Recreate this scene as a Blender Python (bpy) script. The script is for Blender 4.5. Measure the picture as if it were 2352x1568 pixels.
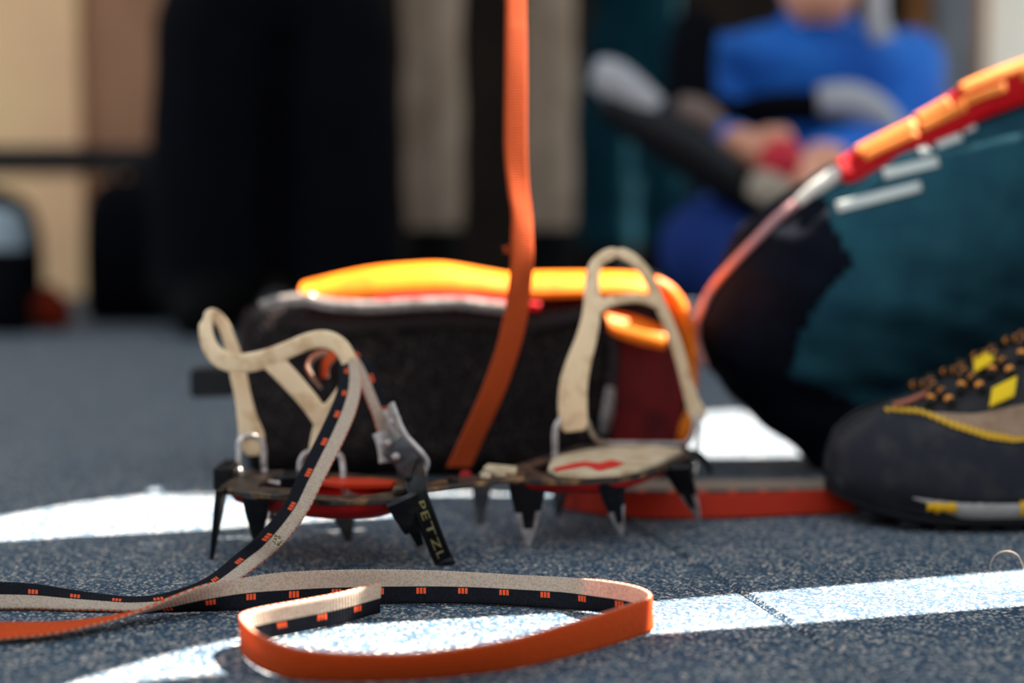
import bpy, bmesh, math, random
from mathutils import Vector, Matrix, noise
from mathutils.bvhtree import BVHTree
from mathutils.geometry import delaunay_2d_cdt

random.seed(7)
for o in list(bpy.data.objects):
    bpy.data.objects.remove(o, do_unlink=True)
scene = bpy.context.scene
COL = scene.collection

# ------------------------------------------------------------------ camera
CAM_H, PITCH, LENS = 0.171, math.radians(4.5), 50.0
FPX = 2352 * LENS / 36.0
cam_d = bpy.data.cameras.new('camera')
cam = bpy.data.objects.new('camera', cam_d)
COL.objects.link(cam)
cam.location = (0, 0, CAM_H)
cam.rotation_euler = (math.pi / 2 - PITCH, 0, 0)
cam_d.sensor_width = 36
cam_d.lens = LENS
cam_d.clip_start = 0.02
cam_d.dof.use_dof = True
cam_d.dof.focus_distance = 0.660
cam_d.dof.aperture_fstop = 2.9
scene.camera = cam

# ------------------------------------------------------------------ light
SUN_AZ = Vector((0.95, 0.31, 0)).normalized()          # horizontal direction towards the sun
SUN_EL = math.radians(55)
SUN = (SUN_AZ * math.cos(SUN_EL) + Vector((0, 0, math.sin(SUN_EL)))).normalized()
sl = bpy.data.lights.new('sun', 'SUN')
sl.energy = 42.0
sl.angle = math.radians(0.1)
sl.color = (1.0, 0.93, 0.82)
sun = bpy.data.objects.new('sun', sl)
COL.objects.link(sun)
sun.rotation_euler = SUN.to_track_quat('Z', 'Y').to_euler()

world = bpy.data.worlds.new('world')
scene.world = world
world.use_nodes = True
wn = world.node_tree
wn.nodes.clear()
wo = wn.nodes.new('ShaderNodeOutputWorld')
wb = wn.nodes.new('ShaderNodeBackground')
wb.inputs['Color'].default_value = (0.80, 0.91, 1.0, 1)
wb.inputs['Strength'].default_value = 1.2
wn.links.new(wb.outputs[0], wo.inputs[0])

scene.view_settings.view_transform = 'Standard'
scene.view_settings.look = 'None'
scene.view_settings.exposure = 0.0
scene.view_settings.gamma = 1.0
scene.view_settings.use_curve_mapping = False

# ------------------------------------------------------------------ survey helpers (photo pixel + distance -> point in the place)
RT, FW, UP = Vector((1, 0, 0)), Vector((0, math.cos(PITCH), -math.sin(PITCH))), Vector((0, math.sin(PITCH), math.cos(PITCH)))
CAM = Vector((0, 0, CAM_H))

def ray(px, py):
    return FW + RT * ((px - 1176) / FPX) + UP * ((784 - py) / FPX)

def P(px, py, Y):
    r = ray(px, py)
    return CAM + r * (Y / r.y)

def G(px, py, z=0.0):
    r = ray(px, py)
    return CAM + r * ((z - CAM_H) / r.z)

def at_width(A, px, py, w, far=True):
    """point on the line of sight of (px,py) that is w away from A"""
    r = ray(px, py).normalized()
    oc = CAM - A
    b = r.dot(oc)
    c = oc.dot(oc) - w * w
    d = b * b - c
    if d <= 0:
        return CAM + r * (-b)
    t = -b + math.sqrt(d) if far else -b - math.sqrt(d)
    return CAM + r * t

# ------------------------------------------------------------------ materials
def lin(c):
    out = []
    for v in c:
        v /= 255.0
        out.append(v / 12.92 if v <= 0.04045 else ((v + 0.055) / 1.055) ** 2.4)
    return tuple(out)

MATS = {}

def mat(name, rgb, rough=0.6, rgb2=None, scale=200.0, lo=0.4, hi=0.65, bump=0.0, bscale=None, bdist=0.0005,
        metal=0.0, transl=0.0, spec=0.3, sheen=0.0, coat=0.0, detail=4.0, stretch=None):
    m = bpy.data.materials.new(name)
    m.use_nodes = True
    nt = m.node_tree
    b = nt.nodes['Principled BSDF']
    out = nt.nodes['Material Output']
    c1 = lin(rgb) + (1,)
    b.inputs['Base Color'].default_value = c1
    b.inputs['Roughness'].default_value = rough
    b.inputs['Metallic'].default_value = metal
    b.inputs['Specular IOR Level'].default_value = spec
    if sheen:
        b.inputs['Sheen Weight'].default_value = sheen
    if coat:
        b.inputs['Coat Weight'].default_value = coat
    tc = nt.nodes.new('ShaderNodeTexCoord')
    mp = nt.nodes.new('ShaderNodeMapping')
    nt.links.new(tc.outputs['Object'], mp.inputs[0])
    if stretch:
        mp.inputs['Scale'].default_value = stretch
    colsock = None
    if rgb2 is not None:
        n = nt.nodes.new('ShaderNodeTexNoise')
        n.inputs['Scale'].default_value = scale
        n.inputs['Detail'].default_value = detail
        nt.links.new(mp.outputs[0], n.inputs['Vector'])
        r = nt.nodes.new('ShaderNodeValToRGB')
        r.color_ramp.elements[0].position = lo
        r.color_ramp.elements[1].position = hi
        r.color_ramp.elements[0].color = c1
        r.color_ramp.elements[1].color = lin(rgb2) + (1,)
        nt.links.new(n.outputs['Fac'], r.inputs[0])
        colsock = r.outputs[0]
        nt.links.new(colsock, b.inputs['Base Color'])
    if bump:
        n2 = nt.nodes.new('ShaderNodeTexNoise')
        n2.inputs['Scale'].default_value = bscale or scale
        n2.inputs['Detail'].default_value = 3
        nt.links.new(mp.outputs[0], n2.inputs['Vector'])
        bp = nt.nodes.new('ShaderNodeBump')
        bp.inputs['Strength'].default_value = bump
        bp.inputs['Distance'].default_value = bdist
        nt.links.new(n2.outputs['Fac'], bp.inputs['Height'])
        nt.links.new(bp.outputs[0], b.inputs['Normal'])
    if transl:
        t = nt.nodes.new('ShaderNodeBsdfTranslucent')
        t.inputs['Color'].default_value = c1
        if colsock:
            nt.links.new(colsock, t.inputs['Color'])
        mx = nt.nodes.new('ShaderNodeMixShader')
        mx.inputs[0].default_value = transl
        nt.links.new(b.outputs[0], mx.inputs[1])
        nt.links.new(t.outputs[0], mx.inputs[2])
        nt.links.new(mx.outputs[0], out.inputs[0])
    MATS[name] = m
    return m

def floor_material():
    m = bpy.data.materials.new('rubber granule floor')
    m.use_nodes = True
    nt = m.node_tree
    b = nt.nodes['Principled BSDF']
    b.inputs['Roughness'].default_value = 0.75
    b.inputs['Specular IOR Level'].default_value = 0.35
    g = nt.nodes.new('ShaderNodeNewGeometry')
    v = nt.nodes.new('ShaderNodeTexVoronoi')
    v.inputs['Scale'].default_value = 820
    nt.links.new(g.outputs['Position'], v.inputs['Vector'])
    sep = nt.nodes.new('ShaderNodeSeparateColor')
    nt.links.new(v.outputs['Color'], sep.inputs[0])
    r = nt.nodes.new('ShaderNodeValToRGB')
    cr = r.color_ramp
    cr.interpolation = 'CONSTANT'
    for i, (p, c) in enumerate([(0.0, (30, 54, 76)), (0.36, (50, 76, 96)), (0.60, (84, 104, 118)), (0.76, (130, 132, 130)),
                                (0.87, (180, 170, 158)), (0.95, (214, 196, 178))]):
        e = cr.elements[i] if i < 2 else cr.elements.new(p)
        e.position = p
        e.color = lin(c) + (1,)
    nt.links.new(sep.outputs[0], r.inputs[0])
    n = nt.nodes.new('ShaderNodeTexNoise')
    n.inputs['Scale'].default_value = 28
    n.inputs['Detail'].default_value = 3
    nt.links.new(g.outputs['Position'], n.inputs['Vector'])
    r2 = nt.nodes.new('ShaderNodeValToRGB')
    r2.color_ramp.elements[0].color = (0.78, 0.80, 0.82, 1)
    r2.color_ramp.elements[1].color = (1.1, 1.1, 1.1, 1)
    nt.links.new(n.outputs['Fac'], r2.inputs[0])
    mx = nt.nodes.new('ShaderNodeMix')
    mx.data_type = 'RGBA'
    mx.blend_type = 'MULTIPLY'
    mx.inputs[0].default_value = 1
    nt.links.new(r.outputs[0], mx.inputs[6])
    nt.links.new(r2.outputs[0], mx.inputs[7])
    nt.links.new(mx.outputs[2], b.inputs['Base Color'])
    bp = nt.nodes.new('ShaderNodeBump')
    bp.inputs['Strength'].default_value = 0.9
    bp.inputs['Distance'].default_value = 0.0007
    n3 = nt.nodes.new('ShaderNodeTexNoise')
    n3.inputs['Scale'].default_value = 900
    n3.inputs['Detail'].default_value = 4
    nt.links.new(g.outputs['Position'], n3.inputs['Vector'])
    nt.links.new(n3.outputs['Fac'], bp.inputs['Height'])
    nt.links.new(bp.outputs[0], b.inputs['Normal'])
    return m

M_FLOOR = floor_material()
M_CREAM = mat('cream webbing', (202, 180, 160), 0.8, (176, 154, 134), 900, bump=0.5, bscale=2500, bdist=0.0002, transl=0.15)
M_BLACKW = mat('black webbing', (15, 16, 21), 0.85, (26, 27, 34), 1200, spec=0.12, bump=0.6, bscale=2500, bdist=0.0002)
M_ORW = mat('orange webbing', (240, 92, 24), 0.75, (224, 76, 18), 900, bump=0.3, bscale=2500, bdist=0.0002, transl=0.35)
M_ORUP = mat('rust orange webbing', (186, 74, 18), 0.8, (170, 62, 14), 900, bump=0.3, bscale=2500, bdist=0.0002, transl=0.2)
M_STITCH = mat('orange stitching', (236, 88, 36), 0.7, (214, 66, 22), 1500)
M_ELAST = mat('cream elastomer', (238, 206, 166), 0.55, (196, 152, 108), 95, 0.5, 0.74, bump=0.15, bscale=300)
M_STEEL = mat('worn bright steel', (214, 208, 206), 0.42, (170, 160, 154), 160, metal=0.45)
M_WIRE = mat('steel wire', (196, 186, 182), 0.34, (160, 146, 138), 120, metal=0.85)
M_DARKST = mat('black coated steel', (34, 34, 38), 0.42, (66, 60, 56), 110, 0.5, 0.75, metal=0.6)
M_FRAME = mat('scuffed frame steel', (60, 54, 50), 0.45, (150, 112, 74), 85, 0.5, 0.7, metal=0.5)
M_REDPL = mat('red plastic plate', (196, 20, 16), 0.45, (160, 12, 12), 60)
M_ORPL = mat('orange plastic', (212, 56, 22), 0.45)
M_BLACKPL = mat('black plastic', (10, 11, 14), 0.4, (18, 18, 22), 120, spec=0.25)
M_DUSTY = mat('dusty cream plate', (206, 184, 152), 0.6, (176, 148, 112), 90, 0.45, 0.7)
M_GOLD = mat('faded gold print', (158, 146, 96), 0.6)
M_TEXTRED = mat('red print', (206, 36, 26), 0.6)
M_MESH = mat('black mesh fabric', (12, 6, 8), 0.55, (66, 56, 52), 420, 0.56, 0.66, bump=0.5, bscale=420, spec=0.12, detail=1)
M_BAGDARK = mat('black bag fabric', (16, 14, 16), 0.7, (28, 24, 26), 60)
M_BAGOR = mat('orange ripstop fabric', (246, 136, 16), 0.5, (240, 116, 12), 40, transl=0.3)
M_BAGRED = mat('dark red fabric', (112, 14, 16), 0.7, (84, 8, 10), 50, transl=0.1)
M_ZIP = mat('silver coated zip', (158, 146, 140), 0.28, (104, 94, 90), 240, metal=0.4, spec=0.6)
M_GREYBAND = mat('charcoal binding', (44, 36, 36), 0.7, spec=0.1)
M_TEAL = mat('teal trousers', (36, 78, 90), 0.9, (28, 64, 78), 30, bump=0.3, bscale=1200, spec=0.1)
M_NAVY = mat('navy reinforcement', (11, 15, 26), 0.9, (8, 11, 20), 40, spec=0.08)
M_REFL = mat('pale reflective print', (196, 200, 194), 0.6)
M_SLRED = mat('red sling', (214, 18, 30), 0.7, (196, 10, 26), 300, transl=0.45)
M_SLOR = mat('orange sling weave', (246, 132, 52), 0.7, (240, 150, 60), 300, transl=0.25)
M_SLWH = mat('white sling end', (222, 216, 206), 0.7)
M_RIM = mat('pink rim light', (190, 140, 140), 0.7)
M_RAND = mat('dark rubber rand', (40, 42, 48), 0.8, (62, 60, 60), 60, 0.45, 0.75, spec=0.15, bump=0.2, bscale=160)
M_SUEDE = mat('taupe suede', (158, 128, 104), 0.9, (140, 112, 90), 120, sheen=0.2)
M_SHOEBLK = mat('charcoal shoe fabric', (40, 40, 42), 0.85, (52, 50, 50), 300, bump=0.4, bscale=900)
M_YEL = mat('yellow webbing', (240, 196, 20), 0.7)
M_YELST = mat('yellow stitching', (232, 178, 40), 0.7)
M_MID = mat('grey midsole', (168, 164, 158), 0.7, (150, 146, 140), 80)
M_MIDYEL = mat('yellow midsole patch', (228, 172, 16), 0.7)
M_LACE = mat('black lace', (22, 20, 20), 0.8)
M_LACEOR = mat('orange lace fleck', (236, 150, 60), 0.8)
M_OUT = mat('black outsole', (20, 20, 22), 0.8)
M_GOBO = mat('gobo sheet', (196, 204, 212), 0.9, (188, 196, 204), 20, transl=0.22)
M_WALLCREAM = mat('cream plaster', (255, 210, 156), 0.9, (250, 198, 152), 3)
M_WALLSUN = mat('painted sun plaster', (255, 246, 228), 0.9, (252, 240, 220), 3)  # cream wall whitened, direct sun put into the colour
M_WALLTAN = mat('tan panel', (176, 128, 98), 0.8, (162, 116, 88), 4, spec=0.1)
M_WALLDARK = mat('shade dark brown', (48, 40, 34), 0.85, (38, 31, 27), 5, spec=0.05)  # dark tone carries the doorway shade
M_POST = mat('grey painted post', (110, 112, 116), 0.6, (98, 100, 104), 6)
M_BRTRIM = mat('brown wood trim', (176, 120, 66), 0.7, (150, 98, 50), 6)
M_BLACKCL = mat('black trousers', (9, 9, 14), 0.9, (12, 12, 18), 12, spec=0.05)
M_BEIGECL = mat('grey beige trousers', (164, 142, 122), 0.9, (146, 124, 104), 10, spec=0.1)
M_TEALCL = mat('dark teal trousers', (10, 46, 56), 0.9, (8, 36, 46), 10, spec=0.05)
M_BLUE = mat('blue jacket', (34, 114, 206), 0.7, (20, 88, 184), 9)
M_SKIN = mat('skin', (238, 168, 134), 0.55)
M_HAIR = mat('dark hair', (34, 26, 22), 0.7)
M_BOOT = mat('dark boots', (13, 12, 12), 0.8, spec=0.08)
M_GREYCL = mat('grey top', (90, 92, 98), 0.9)
M_REDTHING = mat('red plastic shell', (206, 40, 56), 0.5)
M_STONE = mat('pale stone', (176, 160, 140), 0.8)
M_LGREY = mat('light grey alloy', (176, 174, 176), 0.5)
M_ORBOOT = mat('orange fabric', (116, 34, 12), 0.85, spec=0.1)
M_PALEBLUE = mat('pale blue grey plastic', (150, 162, 168), 0.5)
M_FIBRE = mat('pale fibre', (190, 170, 150), 0.5)

# ------------------------------------------------------------------ object helpers
def mk(name, verts, faces, mats, parent=None, smooth=True, midx=None):
    me = bpy.data.meshes.new(name)
    me.from_pydata([tuple(v) for v in verts], [], faces)
    if not isinstance(mats, (list, tuple)):
        mats = [mats]
    for m in mats:
        me.materials.append(m)
    if midx is not None:
        me.polygons.foreach_set('material_index', midx)
    if smooth:
        me.polygons.foreach_set('use_smooth', [True] * len(me.polygons))
    me.update()
    o = bpy.data.objects.new(name, me)
    COL.objects.link(o)
    if parent is not None:
        put_child(o, parent)
    return o

def put_child(o, parent):
    o.parent = parent
    o.matrix_parent_inverse = parent.matrix_world.inverted()

def empty(name, loc, label, cat, group=None):
    o = bpy.data.objects.new(name, None)
    COL.objects.link(o)
    o.location = loc
    o.empty_display_size = 0.02
    o.matrix_world = Matrix.Translation(Vector(loc))
    tag(o, label, cat, group)
    return o

def tag(o, label, cat, group=None):
    o['label'] = label
    o['category'] = cat
    if group:
        o['group'] = group
    return o

def struct(o):
    o['kind'] = 'structure'
    return o

def catmull(pts, n=8, closed=False):
    """pts: list of Vectors; returns the smooth path"""
    out = []
    N = len(pts)
    for i in range(N - 1):
        p0 = pts[max(i - 1, 0)]
        p1, p2 = pts[i], pts[i + 1]
        p3 = pts[min(i + 2, N - 1)]
        for k in range(n):
            t = k / n
            t2, t3 = t * t, t * t * t
            out.append(0.5 * ((2 * p1) + (p2 - p0) * t + (2 * p0 - 5 * p1 + 4 * p2 - p3) * t2 + (3 * p1 - p0 - 3 * p2 + p3) * t3))
    out.append(pts[-1].copy())
    return out

def catn(rows, n=8):
    """rows of equal-length float tuples"""
    vs = [[float(x) for x in r] for r in rows]
    N = len(vs)
    out = []
    for i in range(N - 1):
        a, b, c, d = vs[max(i - 1, 0)], vs[i], vs[i + 1], vs[min(i + 2, N - 1)]
        for k in range(n):
            t = k / n
            out.append([0.5 * (2 * b[j] + (c[j] - a[j]) * t + (2 * a[j] - 5 * b[j] + 4 * c[j] - d[j]) * t * t + (3 * b[j] - a[j] - 3 * c[j] + d[j]) * t ** 3)
                        for j in range(len(b))])
    out.append(vs[-1])
    return out

def tube_data(pts, rad, seg=10, cap=True):
    n = len(pts)
    if not isinstance(rad, (list, tuple)):
        rad = [rad] * n
    verts, faces = [], []
    ref = Vector((0.13, 0.21, 0.97))
    prev = None
    for i, p in enumerate(pts):
        t = (pts[min(i + 1, n - 1)] - pts[max(i - 1, 0)]).normalized()
        if prev is None:
            u = t.cross(ref)
            if u.length < 1e-4:
                u = t.cross(Vector((1, 0, 0)))
        else:
            u = prev - t * prev.dot(t)
        u.normalize()
        prev = u
        w = t.cross(u)
        for k in range(seg):
            a = 2 * math.pi * k / seg
            verts.append(p + (u * math.cos(a) + w * math.sin(a)) * rad[i])
    for i in range(n - 1):
        for k in range(seg):
            k2 = (k + 1) % seg
            faces.append((i * seg + k, i * seg + k2, (i + 1) * seg + k2, (i + 1) * seg + k))
    if cap:
        faces.append(tuple(range(seg))[::-1])
        faces.append(tuple((n - 1) * seg + k for k in range(seg)))
    return verts, faces

def tube(name, pts, rad, m, parent=None, seg=10, n=6, smooth=True):
    p = catmull(pts, n) if n > 1 else pts
    if isinstance(rad, (list, tuple)):
        rad = [r[0] for r in catn([(r,) for r in rad], n)] if n > 1 else rad
    v, f = tube_data(p, rad, seg)
    return mk(name, v, f, m, parent, smooth)

def band_data(cen, wid, thick, seg=12, power=0.55):
    """cen: path; wid: full width vectors; thick: thickness; rounded cross-section"""
    n = len(cen)
    verts, faces = [], []
    for i in range(n):
        t = (cen[min(i + 1, n - 1)] - cen[max(i - 1, 0)]).normalized()
        w = wid[i]
        nn = t.cross(w)
        nn.normalize()
        th = thick[i] if isinstance(thick, (list, tuple)) else thick
        for k in range(seg):
            a = 2 * math.pi * k / seg
            c, s = math.cos(a), math.sin(a)
            c = math.copysign(abs(c) ** power, c)
            s = math.copysign(abs(s) ** power, s)
            verts.append(cen[i] + w * (0.5 * c) + nn * (0.5 * th * s))
    for i in range(n - 1):
        for k in range(seg):
            k2 = (k + 1) % seg
            faces.append((i * seg + k, i * seg + k2, (i + 1) * seg + k2, (i + 1) * seg + k))
    faces.append(tuple(range(seg))[::-1])
    faces.append(tuple((n - 1) * seg + k for k in range(seg)))
    return verts, faces

def plate_data(poly, thick, down=True, bev=0.0):
    """flat plate: closed outline of 3D points, extruded along -z"""
    n = len(poly)
    d = Vector((0, 0, -thick if down else thick))
    verts = list(poly) + [p + d for p in poly]
    faces = [tuple(range(n)), tuple(range(2 * n - 1, n - 1, -1))]
    for i in range(n):
        j = (i + 1) % n
        faces.append((i, n + i, n + j, j))
    return verts, faces

def fix_normals(o):
    bm = bmesh.new()
    bm.from_mesh(o.data)
    bmesh.ops.recalc_face_normals(bm, faces=bm.faces)
    bm.to_mesh(o.data)
    bm.free()
    return o

def plate(name, poly, thick, m, parent=None, bevel=0.0006, down=True):
    v, f = plate_data(poly, thick, down)
    o = mk(name, v, f, m, parent, smooth=False)
    fix_normals(o)
    if bevel:
        b = o.modifiers.new('bevel', 'BEVEL')
        b.width = bevel
        b.segments = 2
        b.limit_method = 'ANGLE'
    return o

def box_data(c, ax, ay, az):
    v = []
    for sx in (-1, 1):
        for sy in (-1, 1):
            for sz in (-1, 1):
                v.append(c + ax * sx * .5 + ay * sy * .5 + az * sz * .5)
    f = [(0, 1, 3, 2), (4, 6, 7, 5), (0, 4, 5, 1), (2, 3, 7, 6), (0, 2, 6, 4), (1, 5, 7, 3)]
    return v, f

def box(name, c, ax, ay, az, m, parent=None, bevel=0.0):
    v, f = box_data(Vector(c), Vector(ax), Vector(ay), Vector(az))
    o = mk(name, v, f, m, parent, smooth=False)
    fix_normals(o)
    if bevel:
        b = o.modifiers.new('bevel', 'BEVEL')
        b.width = bevel
        b.segments = 3
    return o

_ICO = None

def ico():
    global _ICO
    if _ICO is None:
        bm = bmesh.new()
        bmesh.ops.create_icosphere(bm, subdivisions=3, radius=1.0)
        _ICO = [v.co.copy() for v in bm.verts]
        bm.free()
    return _ICO

def merge(parts):
    V, Fc = [], []
    for v, f in parts:
        o = len(V)
        V += list(v)
        Fc += [tuple(i + o for i in q) for q in f]
    return V, Fc

def capsule_data(p0, r0, p1, r1):
    bm = bmesh.new()
    a0 = r0 if isinstance(r0, Vector) else Vector((r0, r0, r0))
    a1 = r1 if isinstance(r1, Vector) else Vector((r1, r1, r1))
    for c in ico():
        bm.verts.new(p0 + Vector((c.x * a0.x, c.y * a0.y, c.z * a0.z)))
        bm.verts.new(p1 + Vector((c.x * a1.x, c.y * a1.y, c.z * a1.z)))
    r = bmesh.ops.convex_hull(bm, input=bm.verts)
    bmesh.ops.delete(bm, geom=[v for v in bm.verts if not v.link_faces], context='VERTS')
    bm.verts.index_update()
    V = [v.co.copy() for v in bm.verts]
    Fc = [tuple(v.index for v in f.verts) for f in bm.faces]
    bm.free()
    return V, Fc

def fuse(name, parts, voxel, smooth_it=6, fac=0.5):
    """closed overlapping pieces -> one continuous mesh (verts, faces)"""
    V, Fc = merge(parts)
    o = mk(name, V, Fc, [], None)
    fix_normals(o)
    r = o.modifiers.new('r', 'REMESH')
    r.mode = 'VOXEL'
    r.voxel_size = voxel
    s = o.modifiers.new('s', 'SMOOTH')
    s.iterations = smooth_it
    s.factor = fac
    dg = bpy.context.evaluated_depsgraph_get()
    me = bpy.data.meshes.new_from_object(o.evaluated_get(dg))
    V = [v.co.copy() for v in me.vertices]
    N = [v.normal.copy() for v in me.vertices]
    Fc = [tuple(p.vertices) for p in me.polygons]
    bpy.data.objects.remove(o, do_unlink=True)
    bpy.data.meshes.remove(me)
    return V, Fc, N

# ================================================================== SETTING
# floor of rubber tiles; the joint seen in the photo runs away to the left
j0, j1 = G(1510, 1235), G(1990, 1540)
jd = (j0 - j1).normalized()                   # along the joint, away from the camera
jn = Vector((jd.y, -jd.x, 0))                 # to the right
j0z = Vector((j0.x, j0.y, 0)) + jd * 0.235    # corner of four tiles on that joint
floor = bpy.data.objects.new('floor', None)
COL.objects.link(floor)
struct(floor)
under, uf = box_data(Vector((0.2, 2.4, -0.023)), Vector((9, 0, 0)), Vector((0, 9, 0)), Vector((0, 0, 0.01)))
mk('floor_bed', under, uf, mat('floor bed', (30, 34, 40), 0.9), floor, smooth=False)
TS, GAP, BV = 1.0, 0.0012, 0.0022
h = TS / 2 - GAP / 2
tv = [Vector((sx * h, sy * h, -0.018)) for sx, sy in ((-1, -1), (1, -1), (1, 1), (-1, 1))] + \
     [Vector((sx * h, sy * h, -BV * 0.8)) for sx, sy in ((-1, -1), (1, -1), (1, 1), (-1, 1))] + \
     [Vector((sx * (h - BV), sy * (h - BV), 0)) for sx, sy in ((-1, -1), (1, -1), (1, 1), (-1, 1))]
tf = [(8, 9, 10, 11)]
for a in range(4):
    b = (a + 1) % 4
    tf += [(a, b, 4 + b, 4 + a), (4 + a, 4 + b, 8 + b, 8 + a)]
ang = math.atan2(jn.y, jn.x)
first = None
for i in range(-4, 4):
    for j in range(-2, 5):
        c = j0z + jn * ((i + 0.5) * TS) + jd * ((j + 0.5) * TS)
        if first is None:
            o = first = mk('floor_tile', tv, tf, M_FLOOR, floor, smooth=False)
        else:
            o = first.copy()
            COL.objects.link(o)
        o.location = c
        o.rotation_euler = (0, 0, ang)

# back walls, about 3.7 m away
YW = 3.7
def wall(name, px0, px1, m, Y=YW, zt=2.6, th=0.1, parent=None):
    x0, x1 = P(px0, 527, Y).x, P(px1, 527, Y).x
    return struct(box(name, ((x0 + x1) / 2, Y + th / 2, zt / 2 - 0.01), (x1 - x0, 0, 0), (0, th, 0), (0, 0, zt), m))
wall('wall_back', -1500, 188, M_WALLCREAM)
d1 = wall('door_1', 188, 560, M_WALLTAN, Y=YW + 0.03, th=0.06)
wall('wall_shade', 560, 2085, M_WALLDARK)  # dark brown colour stands in for the shade of an open doorway
wall('trim_1', 2085, 2142, M_BRTRIM, Y=YW - 0.05, th=0.12)
wall('trim_2', 2142, 2232, M_POST, Y=YW - 0.12, th=0.2)
wall('trim_3', 2232, 2254, M_BRTRIM, Y=YW - 0.05, th=0.12)
wall('wall_right', 2254, 4200, M_WALLSUN, Y=YW + 0.05)

struct(box('front_light_blocker', (0.2, -2.4, 0.75), (7, 0, 0), (0, 0.1, 0), (0, 0, 1.52), M_WALLDARK))  # unseen dark wall added behind the camera to cut frontal light

# ---------------------------------------------------- added unseen sheet overhead, openings cut to shape the sun patches
def drop(p):                       # follow the sunlight down to the ground
    k = p.z / SUN.z
    return (p.x - SUN.x * k, p.y - SUN.y * k)
gr = lambda pts: [(G(x, y).x, G(x, y).y) for x, y in pts]
openings = [
    gr([(2900, 1268), (2352, 1308), (1900, 1347), (1500, 1381), (1340, 1405), (1100, 1418), (860, 1432), (720, 1437), (690, 1412), (600, 1412), (556, 1440), (550, 1463),
        (440, 1486), (340, 1512), (170, 1563), (-60, 1640), (60, 1640), (306, 1566), (490, 1547), (640, 1553), (900, 1522), (1200, 1486), (1500, 1456), (1900, 1426), (2352, 1390), (2900, 1345)]),
    gr([(-500, 1290), (-500, 1262), (0, 1185), (170, 1155), (330, 1137), (500, 1142), (930, 1150), (930, 1186), (750, 1194), (480, 1215), (0, 1243)]),
    gr([(1500, 1088), (1530, 1000), (1580, 950), (1700, 945), (1880, 1030), (1990, 1088)]),
    # over the bag
    [drop(p) for p in (P(625, 700, 0.935), P(690, 672, 0.935), P(1605, 660, 0.935), P(1640, 650, 1.09), P(690, 672, 1.09), P(640, 694, 1.06))],
    # over the raised thigh and the far right
    [drop(P(1780, 520, 0.955)), drop(P(1990, 425, 0.955)), drop(P(2400, 225, 0.955)), drop(P(2480, 80, 0.990)), drop(P(2230, 170, 0.990)), drop(P(1900, 365, 0.990)), drop(P(1780, 490, 0.990))],
    # over the upright strap
    [drop(P(1172, 640, 0.8255)), drop(P(1159, -60, 0.8255)), drop(P(1211, -60, 0.8355)), drop(P(1224, 640, 0.8355))],
]
ZC = 2.3
sh = (SUN.x / SUN.z * ZC, SUN.y / SUN.z * ZC)
outer = [(-2.4, 0.40), (1.5, 0.50), (1.5, 3.1), (-2.4, 3.1)]
def inside(p, poly):
    r = False
    n = len(poly)
    for i in range(n):
        (x1, y1), (x2, y2) = poly[i], poly[(i + 1) % n]
        if (y1 > p[1]) != (y2 > p[1]) and p[0] < (x2 - x1) * (p[1] - y1) / (y2 - y1) + x1:
            r = not r
    return r
pts2, edges2 = [], []
for poly in [outer] + openings:
    k = len(pts2)
    pts2 += [Vector(p) for p in poly]
    edges2 += [(k + i, k + (i + 1) % len(poly)) for i in range(len(poly))]
ov, oe, ofc, _, _, _ = delaunay_2d_cdt(pts2, edges2, [], 0, 1e-6)
keep = []
for f in ofc:
    c = sum((ov[i] for i in f), Vector((0, 0))) / len(f)
    if inside(c, outer) and not any(inside(c, q) for q in openings):
        keep.append(tuple(f))
cv = [Vector((p.x + sh[0], p.y + sh[1], ZC)) for p in ov]
gobo = struct(mk('sun_gobo', cv, keep, M_GOBO, smooth=False))  # unseen sun blocker, added to lay out light and shade below
sm = gobo.modifiers.new('thickness', 'SOLIDIFY')
sm.thickness = 0.002

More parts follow.
